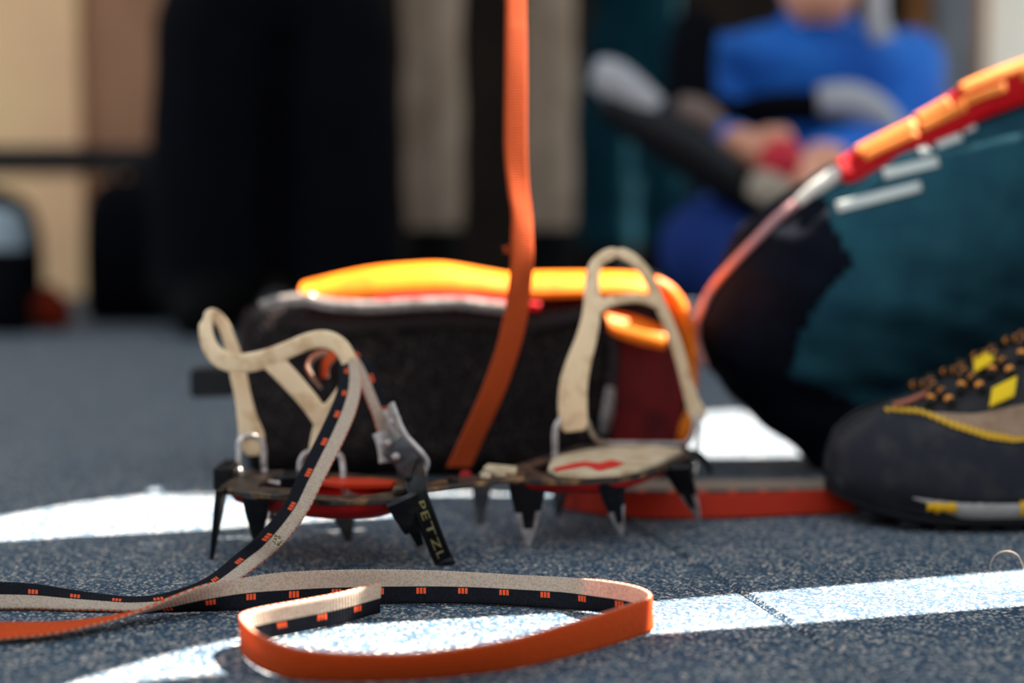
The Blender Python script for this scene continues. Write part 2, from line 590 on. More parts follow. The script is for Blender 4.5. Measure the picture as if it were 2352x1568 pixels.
# ================================================================== WEBBING
RIB = 0.0016
def webbing(name, L, R, parent=None, thick=0.0017, two_tone=True, plain_mats=None, n=10, phase=0):
    """L, R: matching edge points. Two-tone face: cream along L, black along R, orange dashes; other face orange."""
    Ls, Rs = catmull(L, n), catmull(R, n)
    mid = [(a + b) * .5 for a, b in zip(Ls, Rs)]
    acc = [0.0]
    for i in range(1, len(mid)):
        acc.append(acc[-1] + (mid[i] - mid[i - 1]).length)
    step = RIB / 4
    N = int(acc[-1] / step)
    VC = [0.0, 0.03, 0.16, 0.34, 0.5, 0.54, 0.72, 0.86, 0.97, 1.0]
    nc = len(VC)
    ringn = 2 * nc
    verts, faces, mi = [], [], []
    seg = 0
    cs = []
    for q in range(N + 1):
        s = q * step
        while seg < len(acc) - 2 and acc[seg + 1] < s:
            seg += 1
        t = (s - acc[seg]) / max(acc[seg + 1] - acc[seg], 1e-9)
        cs.append((Ls[seg].lerp(Ls[seg + 1], t), Rs[seg].lerp(Rs[seg + 1], t)))
    for q in range(N + 1):
        l, r = cs[q]
        m0 = (cs[max(q - 6, 0)][0] + cs[max(q - 6, 0)][1])
        m1 = (cs[min(q + 6, N)][0] + cs[min(q + 6, N)][1])
        T = (m1 - m0).normalized()
        W = r - l
        nn = W.cross(T).normalized()
        ph = (q % 4) / 4.0
        bulge = abs(math.sin(math.pi * ph + 0.4))
        edge = 0.00016 * math.cos(2 * math.pi * ph)
        wl = W.normalized()
        dash = ((q // 4 + phase) % 12) < 3
        for k, v in enumerate(VC):
            hgt = thick * .5 * (0.80 + 0.28 * bulge)
            if k in (0, nc - 1):
                hgt *= 0.55
            if two_tone and dash and v in (0.54, 0.72):
                hgt += 0.00022
            off = -edge if k == 0 else (edge if k == nc - 1 else 0)
            verts.append(l + W * v + wl * off + nn * hgt)
        for k, v in enumerate(reversed(VC)):
            hgt = thick * .5 * (0.86 + 0.14 * bulge)
            if k in (0, nc - 1):
                hgt *= 0.55
            off = edge if k == 0 else (-edge if k == nc - 1 else 0)
            verts.append(l + W * v + wl * off - nn * hgt)
    for q in range(N):
        dash = ((q // 4 + phase) % 12) < 3
        odd = (q // 4) % 2
        for k in range(ringn):
            k2 = (k + 1) % ringn
            a, b = q * ringn, (q + 1) * ringn
            faces.append((a + k, a + k2, b + k2, b + k))
            if not two_tone:
                mi.append(0)
            elif k < nc - 1:
                vm = (VC[k] + VC[k + 1]) / 2
                if vm < 0.52:
                    mi.append(0)
                elif dash and 0.54 < vm < 0.72 and (q % 4) != 3:
                    mi.append(3)
                else:
                    mi.append(1)
            elif k == nc - 1:
                mi.append(1)
            elif k == ringn - 1:
                mi.append(3 if odd else 0)
            else:
                mi.append(2)
    faces.append(tuple(range(ringn))[::-1])
    faces.append(tuple(N * ringn + k for k in range(ringn)))
    mi += [0, 0]
    return mk(name, verts, faces, plain_mats or [M_CREAM, M_BLACKW, M_ORW, M_STITCH], parent, True, mi)

WW = 0.0152
Ls, Rs = [], []
# out of the rear harness and down to the floor  (L = cream edge, R = black edge)
for lx, ly, d, rx, ry, far in [
        (752, 868, 0.792, 738, 868, True), (758, 838, 0.788, 742, 832, True), (790, 812, 0.778, 762, 806, True),
        (812, 822, 0.768, 774, 814, True), (823, 838, 0.762, 780, 836, True), (829, 864, 0.752, 780, 864, True), (828, 900, 0.742, 774, 900, True),
        (816, 949, 0.727, 760, 937, True), (793, 1004, 0.714, 735, 992, True), (764, 1062, 0.703, 709, 1044, True),
        (738, 1113, 0.695, 680, 1102, True), (703, 1180, 0.687, 651, 1162, True), (651, 1249, 0.681, 593, 1229, True),
        (595, 1297, 0.679, 541, 1275, True)]:
    a = P(lx, ly, d)
    Ls.append(a)
    Rs.append(at_width(a, rx, ry, WW, far))
for lx, ly, rx, ry, far in [(500, 1362, 470, 1330, True), (400, 1396, 385, 1362, True), (306, 1403, 310, 1372, True), (231, 1401, 238, 1366, True), (146, 1400, 150, 1353, True), (80, 1398, 82, 1342, True), (0, 1398, 0, 1337, True), (-120, 1398, -120, 1335, True)]:
    a = G(lx, ly, 0.0012)
    Ls.append(a)
    Rs.append(at_width(a, rx, ry, WW, far))
# turn back outside the frame
up = Vector((0, 0, WW))
for px, py, lean in [(-300, 1400, 0.0), (-390, 1425, 0.0), (-380, 1462, 0.0), (-300, 1478, 0.2)]:
    a = G(px, py, 0.0012)
    Ls.append(a)
    Rs.append(a + Vector((0, WW * math.sin(lean), WW * math.cos(lean))))
# coming back with a half twist
near = Vector((0, -1, 0))
for px, py, phi, z in [(-140, 1462, -34, 0.005), (0, 1450, -12, 0.004), (120, 1443, -3, 0.004), (220, 1428, 4, 0.004), (310, 1408, 12, 0.0045), (400, 1388, 38, 0.006), (480, 1372, 66, 0.0077)]:
    c = G(px, py, z)
    v = (near * math.cos(math.radians(phi)) + Vector((0, 0, 1)) * math.sin(math.radians(phi))) * (WW / 2)
    Ls.append(c + v)
    Rs.append(c - v)
# the coil on the floor (L top edge, R bottom edge on the ground)
for lx, ly, rx, ry, far in [
        (560, 1327, 560, 1401, True), (640, 1315, 640, 1397, True), (750, 1309, 750, 1391, True), (875, 1307, 875, 1387, True), (1000, 1310, 1000, 1385, True),
        (1100, 1315, 1100, 1386, True), (1200, 1321, 1200, 1391, True), (1300, 1326, 1300, 1398, True), (1372, 1331, 1372, 1405, False),
        (1430, 1339, 1432, 1414, False), (1470, 1349, 1474, 1425, False), (1492, 1362, 1496, 1438, False), (1488, 1374, 1492, 1448, False),
        (1456, 1384, 1460, 1462, False), (1389, 1406, 1392, 1484, False), (1295, 1434, 1296, 1510, False), (1155, 1471, 1155, 1539, False),
        (968, 1497, 968, 1560, False), (827, 1499, 827, 1565, False), (710, 1492, 710, 1562, False), (640, 1476, 640, 1551, False),
        (594, 1455, 594, 1532, False), (566, 1434, 566, 1510, False), (553, 1415, 557, 1486, False), (566, 1404, 580, 1474, False),
        (610, 1393, 625, 1463, False), (687, 1379, 690, 1450, False), (780, 1361, 782, 1431, False), (874, 1336, 871, 1406, False)]:
    a = G(rx, ry, 0.0010)
    Rs.append(a)
    Ls.append(at_width(a, lx, ly, WW, far))
st = webbing('webbing_strap', Ls, Rs, phase=4)
tag(st, 'long cream and black webbing strap with orange dashes coiled on the floor in front', 'strap')

random.seed(3)
M_OLIVE = mat('olive lint', (112, 104, 48), 0.9)
lint = []
for k in range(16):
    p = P(635 + random.uniform(-13, 13), 1243 + random.uniform(-12, 12), 0.674)
    lint.append(tube_data([p, p + Vector((random.uniform(-.0015, .0015), -0.0006, random.uniform(-.0012, .0018)))], 0.00028, 5))
lv, lf = merge(lint)
mk('lint_tuft', lv, lf, M_OLIVE, st)
# upright orange strap rising from the crampon bar
rows = [(1026, 1072, 1082, 1072), (1060, 1000, 1112, 1003), (1104, 900, 1157, 905), (1140, 800, 1193, 803), (1158, 720, 1212, 722), (1168, 660, 1219, 660), (1173, 600, 1225, 600),
        (1174, 540, 1224, 540), (1175, 490, 1221, 490), (1166, 430, 1214, 430), (1158, 340, 1210, 340), (1159, 200, 1210, 200), (1160, 80, 1209, 80), (1161, 0, 1208, 0), (1163, -300, 1210, -300), (1163, -900, 1210, -900), (1163, -2200, 1210, -2200), (1163, -4200, 1210, -4200), (1163, -7300, 1210, -7300)]
UL = [P(a, b, 0.826) for a, b, c, d in rows]
UR = [at_width(UL[i], r[2], r[3], 0.0148, True) if i < 15 else UL[i] + Vector((0.0118, 0.009, 0)) for i, r in enumerate(rows)]
us = webbing('webbing_strap', UL, UR, two_tone=False, plain_mats=[M_ORUP])
tag(us, 'plain orange webbing strap pulled upright from the middle of the crampon', 'strap')
for k in range(5):
    random.seed(k)
    tube('frayed_thread', [P(1174, 560 + 6 * k, .826), P(1163 + random.uniform(-3, 3), 562 + 5 * k + random.uniform(-4, 4), .825), P(1156 + random.uniform(-4, 6), 572 + random.uniform(-10, 22), .824)], 0.00035, M_ORUP, us, seg=5, n=5)

# orange strap loop lying behind the crampon, its end under the shoe
BL, BR = [], []
for lx, ly, rx, ry in [(2000, 1118, 2000, 1176), (1900, 1124, 1900, 1180), (1780, 1130, 1780, 1185), (1640, 1133, 1640, 1190), (1500, 1132, 1500, 1190), (1400, 1128, 1400, 1184),
                       (1320, 1120, 1320, 1172), (1285, 1110, 1285, 1160), (1300, 1102, 1300, 1150), (1400, 1101, 1400, 1149), (1560, 1102, 1560, 1150), (1750, 1102, 1750, 1149), (1900, 1100, 1900, 1147), (2000, 1096, 2000, 1143)]:
    a = G(rx, ry, 0.001)
    BR.append(a)
    BL.append(at_width(a, lx, ly, WW, True))
bs = webbing('webbing_strap', BL, BR, two_tone=True, plain_mats=[mat('dusty beige webbing', (150, 128, 112), 0.85), mat('dusty dark webbing', (52, 44, 42), 0.85), mat('deep orange webbing', (190, 44, 14), 0.75, transl=0.2), M_STITCH])
tag(bs, 'dark orange strap standing on edge on the floor between the crampon and the shoe', 'strap')

# ================================================================== CRAMPON
cr = empty('crampon', G(1000, 1262), 'steel crampon with cream bindings standing on its points on the grey floor', 'crampon')
ZF = 0.037
ZP = lambda px, py, z=ZF: G(px, py, z)

def ring_plate(name, outer, inner, z, th, m):
    n = len(outer)
    v = outer + inner + [p - Vector((0, 0, th)) for p in outer] + [p - Vector((0, 0, th)) for p in inner]
    f = []
    for i in range(n):
        j = (i + 1) % n
        f += [(i, j, n + j, n + i), (2 * n + i, 3 * n + i, 3 * n + j, 2 * n + j), (i, 2 * n + i, 2 * n + j, j), (n + i, n + j, 3 * n + j, 3 * n + i)]
    o = mk(name, v, f, m, cr, smooth=False)
    fix_normals(o)
    b = o.modifiers.new('bevel', 'BEVEL')
    b.width = 0.0007
    b.segments = 2
    return o

heel_o = [ZP(x, y) for x, y in [(502, 1120), (600, 1136), (760, 1150), (900, 1146), (972, 1132), (984, 1112), (930, 1098), (820, 1088), (640, 1080), (545, 1084)]]
cen = sum(heel_o, Vector()) / len(heel_o)
heel_i = [cen + (p - cen) * 0.66 for p in heel_o]
ring_plate('heel_frame', heel_o, heel_i, ZF, 0.003, M_FRAME)
front_o = [ZP(x, y, .039) for x, y in [(1126, 1086), (1180, 1098), (1290, 1101), (1410, 1097), (1500, 1080), (1588, 1046), (1572, 1026), (1420, 1016), (1325, 1024), (1262, 1044), (1180, 1068)]]
cen = sum(front_o, Vector()) / len(front_o)
front_i = [cen + (p - cen) * 0.62 for p in front_o]
ring_plate('front_frame', front_o, front_i, .039, 0.0035, M_FRAME)
plate('linking_bar', [ZP(x, y, .0405) for x, y in [(900, 1124), (1000, 1118), (1205, 1094), (1215, 1076), (1000, 1102), (910, 1106)]], 0.0028, M_FRAME, cr)
for px in (1040, 1115, 1150):
    c = ZP(px, 1104 - (px - 1040) * .1, .041)
    v, f = tube_data([c, c + Vector((0, 0, 0.0022))], 0.0028, 12)
    mk('rivet', v, f, M_DUSTY if px != 1040 else M_DARKST, cr, smooth=False)
# anti-snow plates
def bowl(name, outline, z, sag, m):
    n = len(outline)
    c = sum(outline, Vector()) / n
    V, Fc = [], []
    rings = [(1.0, 0), (0.92, -sag * .45), (0.7, -sag * .85), (0.35, -sag)]
    for s, dz in rings:
        V += [c + (p - c) * s + Vector((0, 0, dz)) for p in outline]
    V.append(c + Vector((0, 0, -sag)))
    for r in range(len(rings) - 1):
        for i in range(n):
            j = (i + 1) % n
            Fc.append((r * n + i, r * n + j, (r + 1) * n + j, (r + 1) * n + i))
    for i in range(n):
        Fc.append(((len(rings) - 1) * n + i, (len(rings) - 1) * n + (i + 1) % n, len(V) - 1))
    o = mk(name, V, Fc, m, cr)
    s = o.modifiers.new('t', 'SOLIDIFY')
    s.thickness = 0.0016
    s.offset = 1
    return o
ho = [p + Vector((0, 0, -0.0015)) for p in catmull(heel_o + [heel_o[0]], 4)[:-1]]
cc = sum(ho, Vector()) / len(ho)
bowl('anti_snow_plate', [cc + (p - cc) * 0.93 for p in ho], ZF, 0.0125, M_REDPL)
fo = [p + Vector((0, 0, -0.003)) for p in catmull(front_o + [front_o[0]], 4)[:-1]]
cc = sum(fo, Vector()) / len(fo)
bowl('anti_snow_plate', [cc + (p - cc) * 0.9 for p in fo], .039, 0.010, M_REDPL)
# red insert seen on top of the heel frame, orange strip at its front
plate('heel_insert', [ZP(x, y, .039) for x, y in [(735, 1103), (790, 1111), (900, 1109), (912, 1103), (850, 1097), (760, 1095)]], 0.003, M_ORPL, cr)
plate('heel_insert', [ZP(x, y, .0395) for x, y in [(566, 1130), (640, 1136), (690, 1132), (680, 1120), (600, 1116)]], 0.003, M_FRAME, cr)
# pale footbed on the front frame, with the red printed mark
fb = [ZP(x, y, .0425) for x, y in [(1258, 1072), (1266, 1054), (1285, 1044), (1345, 1031), (1420, 1023), (1500, 1022), (1568, 1030), (1520, 1054), (1470, 1072), (1420, 1082), (1350, 1086), (1280, 1083)]]
plate('footbed', fb, 0.0034, M_DUSTY, cr, bevel=0.001)
mark = [ZP(x, y, .0427) for x, y in [(1269, 1076), (1306, 1066), (1341, 1059), (1376, 1063), (1405, 1056), (1434, 1063), (1419, 1071), (1376, 1081), (1347, 1070), (1318, 1075), (1277, 1082)]]
mv, mf = plate_data(mark, 0.0002, down=False)
fix_normals(mk('printed_mark', mv, mf, M_TEXTRED, cr, smooth=False))
plate('cross_plate', [ZP(x, y, .0425) for x, y in [(1110, 1072), (1135, 1082), (1185, 1082), (1188, 1070), (1120, 1064)]], 0.003, M_DUSTY, cr)

def point(tx, ty, Yt, tipx, tipy, wpx, tipz=0.0, wdir=None, th=0.0032, bright=0.45):
    top = G(tx, ty, 0.0375) if Yt is None else P(tx, ty, Yt)
    tip = G(tipx, tipy, tipz)
    ax = tip - top
    if wdir is None:
        wdir = Vector((1, 0.0, 0))
    wv = wdir - ax.normalized() * wdir.dot(ax.normalized())
    wv.normalize()
    nn = ax.normalized().cross(wv)
    ww = wpx / FPX * top.y
    V, Fc, mi = [], [], []
    rows_ = [(0, 1.0), (0.25, 0.86), (0.5, 0.66), (0.75, 0.42), (0.93, 0.2), (1.0, 0.1)]
    cols = [-1, -0.55, 0, 0.55, 1]
    for t, s in rows_:
        c = top + ax * t
        for side in (-1, 1):
            for u in cols:
                V.append(c + wv * (ww * .5 * s * u) + nn * (th * .5 * side * (1 - 0.35 * t) * (0.72 if abs(u) == 1 else 1)))
    W = len(cols)
    for i in range(len(rows_) - 1):
        a, b = i * 2 * W, (i + 1) * 2 * W
        for k in range(W - 1):
            wear = 1 if (rows_[i][0] >= bright and (k in (0, 3) or rows_[i][0] >= bright + 0.2)) else 0  # bare worn steel on the lower edges and tip
            Fc.append((a + k, a + k + 1, b + k + 1, b + k)); mi.append(wear)
            Fc.append((a + W + k + 1, a + W + k, b + W + k, b + W + k + 1)); mi.append(wear)
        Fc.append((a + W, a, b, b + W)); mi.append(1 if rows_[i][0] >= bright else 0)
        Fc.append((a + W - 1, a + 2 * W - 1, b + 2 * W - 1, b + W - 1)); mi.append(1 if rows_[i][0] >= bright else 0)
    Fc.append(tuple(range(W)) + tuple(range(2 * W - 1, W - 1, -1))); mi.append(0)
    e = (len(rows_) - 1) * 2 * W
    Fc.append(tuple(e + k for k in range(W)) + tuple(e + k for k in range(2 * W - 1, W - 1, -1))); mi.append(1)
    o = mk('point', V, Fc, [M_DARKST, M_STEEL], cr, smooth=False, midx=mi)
    return fix_normals(o)

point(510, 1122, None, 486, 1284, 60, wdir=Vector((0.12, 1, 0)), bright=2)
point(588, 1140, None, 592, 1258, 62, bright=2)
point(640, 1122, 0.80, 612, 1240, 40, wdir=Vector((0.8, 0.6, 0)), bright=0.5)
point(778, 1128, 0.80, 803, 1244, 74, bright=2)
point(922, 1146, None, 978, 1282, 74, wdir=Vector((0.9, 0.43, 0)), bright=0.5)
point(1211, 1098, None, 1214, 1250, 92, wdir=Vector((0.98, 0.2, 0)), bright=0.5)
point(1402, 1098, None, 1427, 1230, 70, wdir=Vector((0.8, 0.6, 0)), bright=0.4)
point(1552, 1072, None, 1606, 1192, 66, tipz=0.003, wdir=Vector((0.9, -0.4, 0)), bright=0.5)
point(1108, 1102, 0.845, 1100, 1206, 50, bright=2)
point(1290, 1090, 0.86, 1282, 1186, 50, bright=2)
# curved front points
for dx, dy in ((0, 0), (-46, -14)):
    c = [(1548 + dx, 1050 + dy), (1580 + dx, 1042 + dy), (1606 + dx, 1046 + dy), (1622 + dx, 1060 + dy), (1632 + dx, 1086 + dy)]
    pts = catmull([P(x, y, 0.845 + (-dy) * .003 + 0.003 * i) for i, (x, y) in enumerate(c)], 5)
    wid = [Vector((0, 0.35, 1)).normalized() * (0.008 * (1 - 0.8 * i / (len(pts) - 1))) for i in range(len(pts))]
    v, f = band_data(pts, wid, 0.0032)
    mk('front_point', v, f, M_DARKST, cr)

# plastic blocks on the heel
box('adjuster_block', P(523, 1090, .772), (0.0105, 0, 0), (0, 0.03, 0), (0, 0, 0.0125), M_BLACKPL, cr, bevel=0.0015)
box('adjuster_block', P(676, 1112, .752), (0.014, 0.002, 0), (-0.002, 0.02, 0), (0, 0, 0.0125), M_BLACKPL, cr, bevel=0.0015)
# round studs
def stud(px, py, Y, r, m, l=0.003):
    c = P(px, py, Y)
    v, f = tube_data([c, c + Vector((0, -l * .7, 0)), c + Vector((0, -l, 0))], [r, r, r * .7], 14)
    mk('rivet', v, f, m, cr)
stud(1211, 1106, .774, 0.0042, M_ORPL)
stud(1070, 1094, .80, 0.0036, M_REDPL)
stud(1116, 1094, .80, 0.0036, M_DUSTY)
stud(942, 1166, .732, 0.0042, M_STEEL)
stud(1562, 1086, .832, 0.0040, M_ORPL)
stud(1281, 1113, .80, 0.0040, M_REDPL)
# wire bails
RW = 0.0018
def wire(rows_, r=RW):
    return tube('wire_bail', [P(*q) for q in rows_], r, M_WIRE, cr, seg=10, n=8)
wire([(606, 1034, .788), (606, 1060, .786), (609, 1085, .784), (622, 1101, .776), (660, 1114, .762)])
wire([(549, 1018, .784), (549, 1045, .782), (550, 1080, .778), (562, 1098, .772), (600, 1106, .766), (650, 1112, .758)])
wire([(549, 1018, .784), (556, 1004, .786), (578, 1000, .788), (600, 1012, .789), (606, 1034, .788)])
wire([(688, 1110, .764), (689, 1078, .766), (692, 1056, .767), (706, 1040, .767), (735, 1035, .766), (765, 1037, .764), (782, 1048, .762), (788, 1070, .760), (789, 1110, .755), (792, 1128, .752), (808, 1139, .749), (860, 1153, .742), (935, 1172, .732)])
wire([(1276, 1072, .806), (1275, 1030, .808), (1276, 985, .81), (1290, 962, .812), (1320, 955, .815), (1346, 965, .82), (1357, 990, .825), (1372, 1010, .832), (1400, 1018, .84), (1480, 1019, .853), (1575, 1020, .868)])
wire([(1575, 1020, .868), (1590, 1000, .868), (1597, 965, .868), (1604, 950, .868)], 0.0016)
wire([(1604, 950, .868), (1606, 985, .864), (1600, 1040, .856), (1596, 1090, .85)], 0.0016)

# flexible cream bindings
def band_part(rows_, thick, n=6, power=0.6):
    """rows: px, py, Y, width (mm), width direction (x,y,z)"""
    r = catn([(P(a, b, c).x, P(a, b, c).y, P(a, b, c).z, w, wx, wy, wz) for a, b, c, w, wx, wy, wz in rows_], n)
    cen_ = [Vector(q[:3]) for q in r]
    wid_ = []
    for i, q in enumerate(r):
        t = (cen_[min(i + 1, len(r) - 1)] - cen_[max(i - 1, 0)]).normalized()
        d = Vector(q[4:7])
        d = d - t * d.dot(t)
        wid_.append(d.normalized() * q[3] * .001)
    return band_data(cen_, wid_, thick, 16, power)

parts = [band_part([
    (584, 1046, .789, 7, 1, 0, 0), (583, 1030, .789, 12, 1, 0, 0), (578, 1000, .790, 14.5, 1, 0, 0), (568, 960, .792, 11.5, 1, 0, 0), (558, 910, .796, 9.5, 1, 0, 0), (549, 868, .800, 9.5, 1, 0.1, 0), (540, 825, .804, 9.0, 1, 0.2, 0),
    (528, 783, .807, 7.6, 1, .3, 0.2), (514, 748, .808, 7.0, 1, 0.4, 0.3), (500, 729, .806, 7.0, 0.9, 0.6, 0.4), (486, 722, .802, 7.2, 0.5, 0.6, 0.8), (475, 733, .797, 7.6, 0.2, 0.5, 0.9), (473, 762, .792, 8.0, 0.5, 0.5, 0.7),
    (482, 795, .788, 9, 0.5, 0.2, .8), (502, 820, .785, 10.5, 0.3, 0.1, 1), (535, 833, .782, 11.0, 0, 0.05, 1), (575, 832, .780, 11.0, 0, 0, 1), (620, 820, .778, 10.4, 0, 0, 1), (668, 800, .776, 9.6, 0, 0, 1), (710, 783, .774, 9.6, 0, 0, 1),
    (748, 779, .772, 10.0, 0.1, 0, 1), (778, 792, .771, 9.6, 0.6, 0, 0.8), (796, 816, .770, 9.0, 1, 0, .3), (806, 850, .770, 9.0, 1, 0, 0), (800, 885, .771, 9.5, 1, 0, -0.2), (778, 922, .772, 10.5, 0.85, 0, -0.5), (752, 958, .773, 11.5, .9, 0, -0.4),
    (738, 990, .773, 10, 1, 0, 0.1), (731, 1025, .772, 10, 1, 0, 0), (734, 1052, .771, 12, 1, 0, 0), (744, 1070, .770, 9, 1, 0, 0)], 0.0042),
    band_part([(618, 822, .779, 12, 0.7, 0, 0.7), (646, 850, .777, 12, 0.7, 0, 0.7), (678, 884, .776, 11.5, 0.7, 0, .7), (712, 924, .774, 11, 0.75, 0, .65), (738, 962, .773, 10.5, 0.85, 0, .5)], 0.0042)]
V, Fc, _ = fuse('rear_binding', parts, 0.0007, 4)
mk('rear_binding', V, Fc, M_ELAST, cr)
parts = [band_part([
    (1320, 990, .812, 12, 1, 0, 0), (1318, 972, .812, 16.5, 1, 0, 0), (1315, 930, .812, 17, 1, 0, 0), (1318, 880, .813, 16.5, 1, 0.05, 0), (1330, 830, .815, 14.5, 1, 0.1, 0.1), (1346, 780, .818, 12.5, 1, .1, 0.1), (1358, 725, .822, 11, 1, .1, 0), (1360, 680, .826, 10, 1, .2, 0),
    (1360, 640, .829, 8.6, 1, .3, 0), (1370, 606, .832, 7.8, 1, .4, -0.5), (1400, 584, .836, 7.6, 0.3, .4, -1), (1435, 585, .84, 7.4, 0.2, .4, 1), (1466, 606, .844, 7.0, 0.5, .4, .8), (1492, 642, .848, 7.0, 0.8, .4, .4), (1512, 690, .852, 7.2, 1, .4, .3),
    (1532, 735, .856, 7.2, 1, .3, .3), (1550, 780, .86, 7.2, 1, .3, .2), (1565, 830, .864, 7.4, 1, .2, .1), (1578, 880, .867, 7.8, 1, .2, .1), (1592, 925, .869, 9.5, 1, .1, .1), (1602, 950, .869, 11, 1, 0, 0), (1605, 966, .869, 7, 1, 0, 0)], 0.0042),
    band_part([(1360, 712, .823, 9, 0, 0, 1), (1395, 694, .826, 6.5, 0, .2, 1), (1435, 686, .832, 6, 0, .2, 1), (1475, 686, .84, 6, 0, .2, 1), (1514, 700, .852, 6, 0, .2, 1)], 0.004)]
V, Fc, _ = fuse('front_binding', parts, 0.0008, 4)
mk('front_binding', V, Fc, M_ELAST, cr)

# short webbing to the buckle
BLs = [P(790, 812, .784), P(806, 834, .778), P(822, 868, .771), P(838, 908, .767), P(856, 952, .764), (P(866, 985, .763)), P(876, 1012, .762), P(885, 1030, .764)]
BRs = [at_width(BLs[i], x, y, 0.0135, True) for i, (x, y) in enumerate([(806, 796), (838, 818), (859, 845), (876, 890), (894, 935), (901, 960), (908, 985), (912, 1002)])]
webbing('buckle_strap', BLs[::-1], BRs[::-1], cr, phase=2)
# inner fold of the webbing seen through the binding
fl = [P(716, 868, .792), P(704, 842, .795), P(716, 818, .798), P(742, 806, .80), P(768, 812, .802)]
fr_ = [at_width(fl[i], x, y, 0.012, True) for i, (x, y) in enumerate([(738, 892, ), (722, 846), (730, 826), (746, 818), (764, 824)])]
webbing('strap_fold', fl, fr_, cr, phase=1)

# steel cam buckle
bk = bpy.data.objects.new('buckle', None)
COL.objects.link(bk)
bk.location = P(925, 1010, .762)
bk.matrix_world = Matrix.Translation(bk.location)
put_child(bk, cr)
def sheet(name, rows_, wv, th, m, parent, n=6):
    c = catmull([P(*r) for r in rows_], n)
    w = []
    for i in range(len(c)):
        t = (c[min(i + 1, len(c) - 1)] - c[max(i - 1, 0)]).normalized()
        d = wv - t * wv.dot(t)
        w.append(d.normalized() * wv.length)
    v, f = band_data(c, w, th, 12, 0.35)
    return mk(name, v, f, m, parent)
wv = Vector((-0.004, 0.013, -0.002))
sheet('buckle_body', [(897, 928, .758), (905, 950, .757), (916, 978, .756), (930, 1002, .755), (950, 1024, .754), (968, 1044, .753), (976, 1060, .753), (970, 1082, .754)], wv, 0.0026, M_STEEL, bk)
sheet('buckle_lever', [(905, 1018, .756), (925, 1040, .754), (938, 1062, .753), (950, 1090, .752), (948, 1100, .752)], Vector((-0.0135, 0.004, 0.007)), 0.0022, mat('dark buckle steel', (92, 94, 98), 0.35, metal=0.9), bk)
sheet('buckle_cheek', [(872, 992, .760), (880, 1010, .759), (886, 1034, .758), (889, 1062, .757)], Vector((0.008, 0.004, -0.002)), 0.0022, M_STEEL, bk)
sheet('buckle_cheek', [(892, 940, .768), (897, 975, .767), (905, 1010, .766), (925, 1050, .765)], Vector((-0.007, 0.002, -0.002)), 0.002, M_STEEL, bk)
for a, b in (((888, 1018, .752), (905, 1012, .772)), ((908, 1049, .750), (926, 1044, .770)), ((900, 968, .754), (912, 962, .772))):
    tube('buckle_pin', [P(*a), P(*b)], 0.0021, M_STEEL, bk, seg=10, n=1)

# black pull tab with print
tabc = [P(945, 1074, .738), P(949, 1092, .720), P(955, 1115, .709), P(963, 1145, .706), P(978, 1185, .708), P(998, 1238, .712), P(1014, 1276, .715), P(1022, 1291, .717)]
tc_ = catmull(tabc, 6)
tw = []
for i in range(len(tc_)):
    t = (tc_[min(i + 1, len(tc_) - 1)] - tc_[max(i - 1, 0)]).normalized()
    d = Vector((1, 0.1, 0.38))
    d = (d - t * d.dot(t)).normalized()
    s = i / (len(tc_) - 1)
    tw.append(d * (0.0062 if s < 0.15 else 0.0076))
v, f = band_data(tc_, tw, 0.0022, 14, 0.5)
pt = mk('pull_tab', v, f, M_BLACKPL, cr)
rim = [tc_[i] + tw[i] * .5 for i in range(len(tc_))]
rim2 = [tc_[i] - tw[i] * .5 for i in range(len(tc_))]
for nm, pth in (('tab_rim', rim), ('tab_rim', rim2)):
    v, f = tube_data(pth, 0.0013, 8)
    mk(nm, v, f, M_BLACKPL, pt)
endt = tc_[-1]
v, f = tube_data([endt - tw[-1] * .62, endt + tw[-1] * .62], 0.0028, 12)
mk('tab_end', v, f, M_BLACKPL, pt)
# loop of the tab through the lever
tube('tab_loop', [P(938, 1100, .714), P(942, 1074, .730), P(954, 1062, .746), P(966, 1074, .738), P(968, 1106, .712)], 0.0019, M_BLACKPL, pt, seg=8)
# lettering
fc = bpy.data.curves.new('lettering', 'FONT')
fc.body = 'PETZL'
fc.size = 0.0072
fc.extrude = 0.0001
fc.space_character = 1.12
fo_ = bpy.data.objects.new('lettering', fc)
COL.objects.link(fo_)
dg = bpy.context.evaluated_depsgraph_get()
lm = bpy.data.meshes.new_from_object(fo_.evaluated_get(dg))
bpy.data.objects.remove(fo_, do_unlink=True)
lm.materials.clear()
lm.materials.append(M_GOLD)
lo = bpy.data.objects.new('lettering', lm)
COL.objects.link(lo)
xm = max(v_.co.x for v_ in lm.vertices)
def tab_frame(t):
    q = t * (len(tc_) - 1)
    i = min(int(q), len(tc_) - 2)
    c0 = tc_[i].lerp(tc_[i + 1], q - i)
    X = (tc_[i + 1] - tc_[i]).normalized()
    Yv = tw[i].lerp(tw[i + 1], q - i)
    Nn = X.cross(Yv).normalized()
    if Nn.y > 0:
        Nn, Yv = -Nn, -Yv
    return c0, Yv.normalized(), Nn
for v_ in lm.vertices:
    c0, Yv, Nn = tab_frame(0.44 + 0.42 * v_.co.x / xm)
    v_.co = c0 + Yv * (v_.co.y * 0.80 - 0.0020) + Nn * (0.00135 + v_.co.z)
put_child(lo, pt)

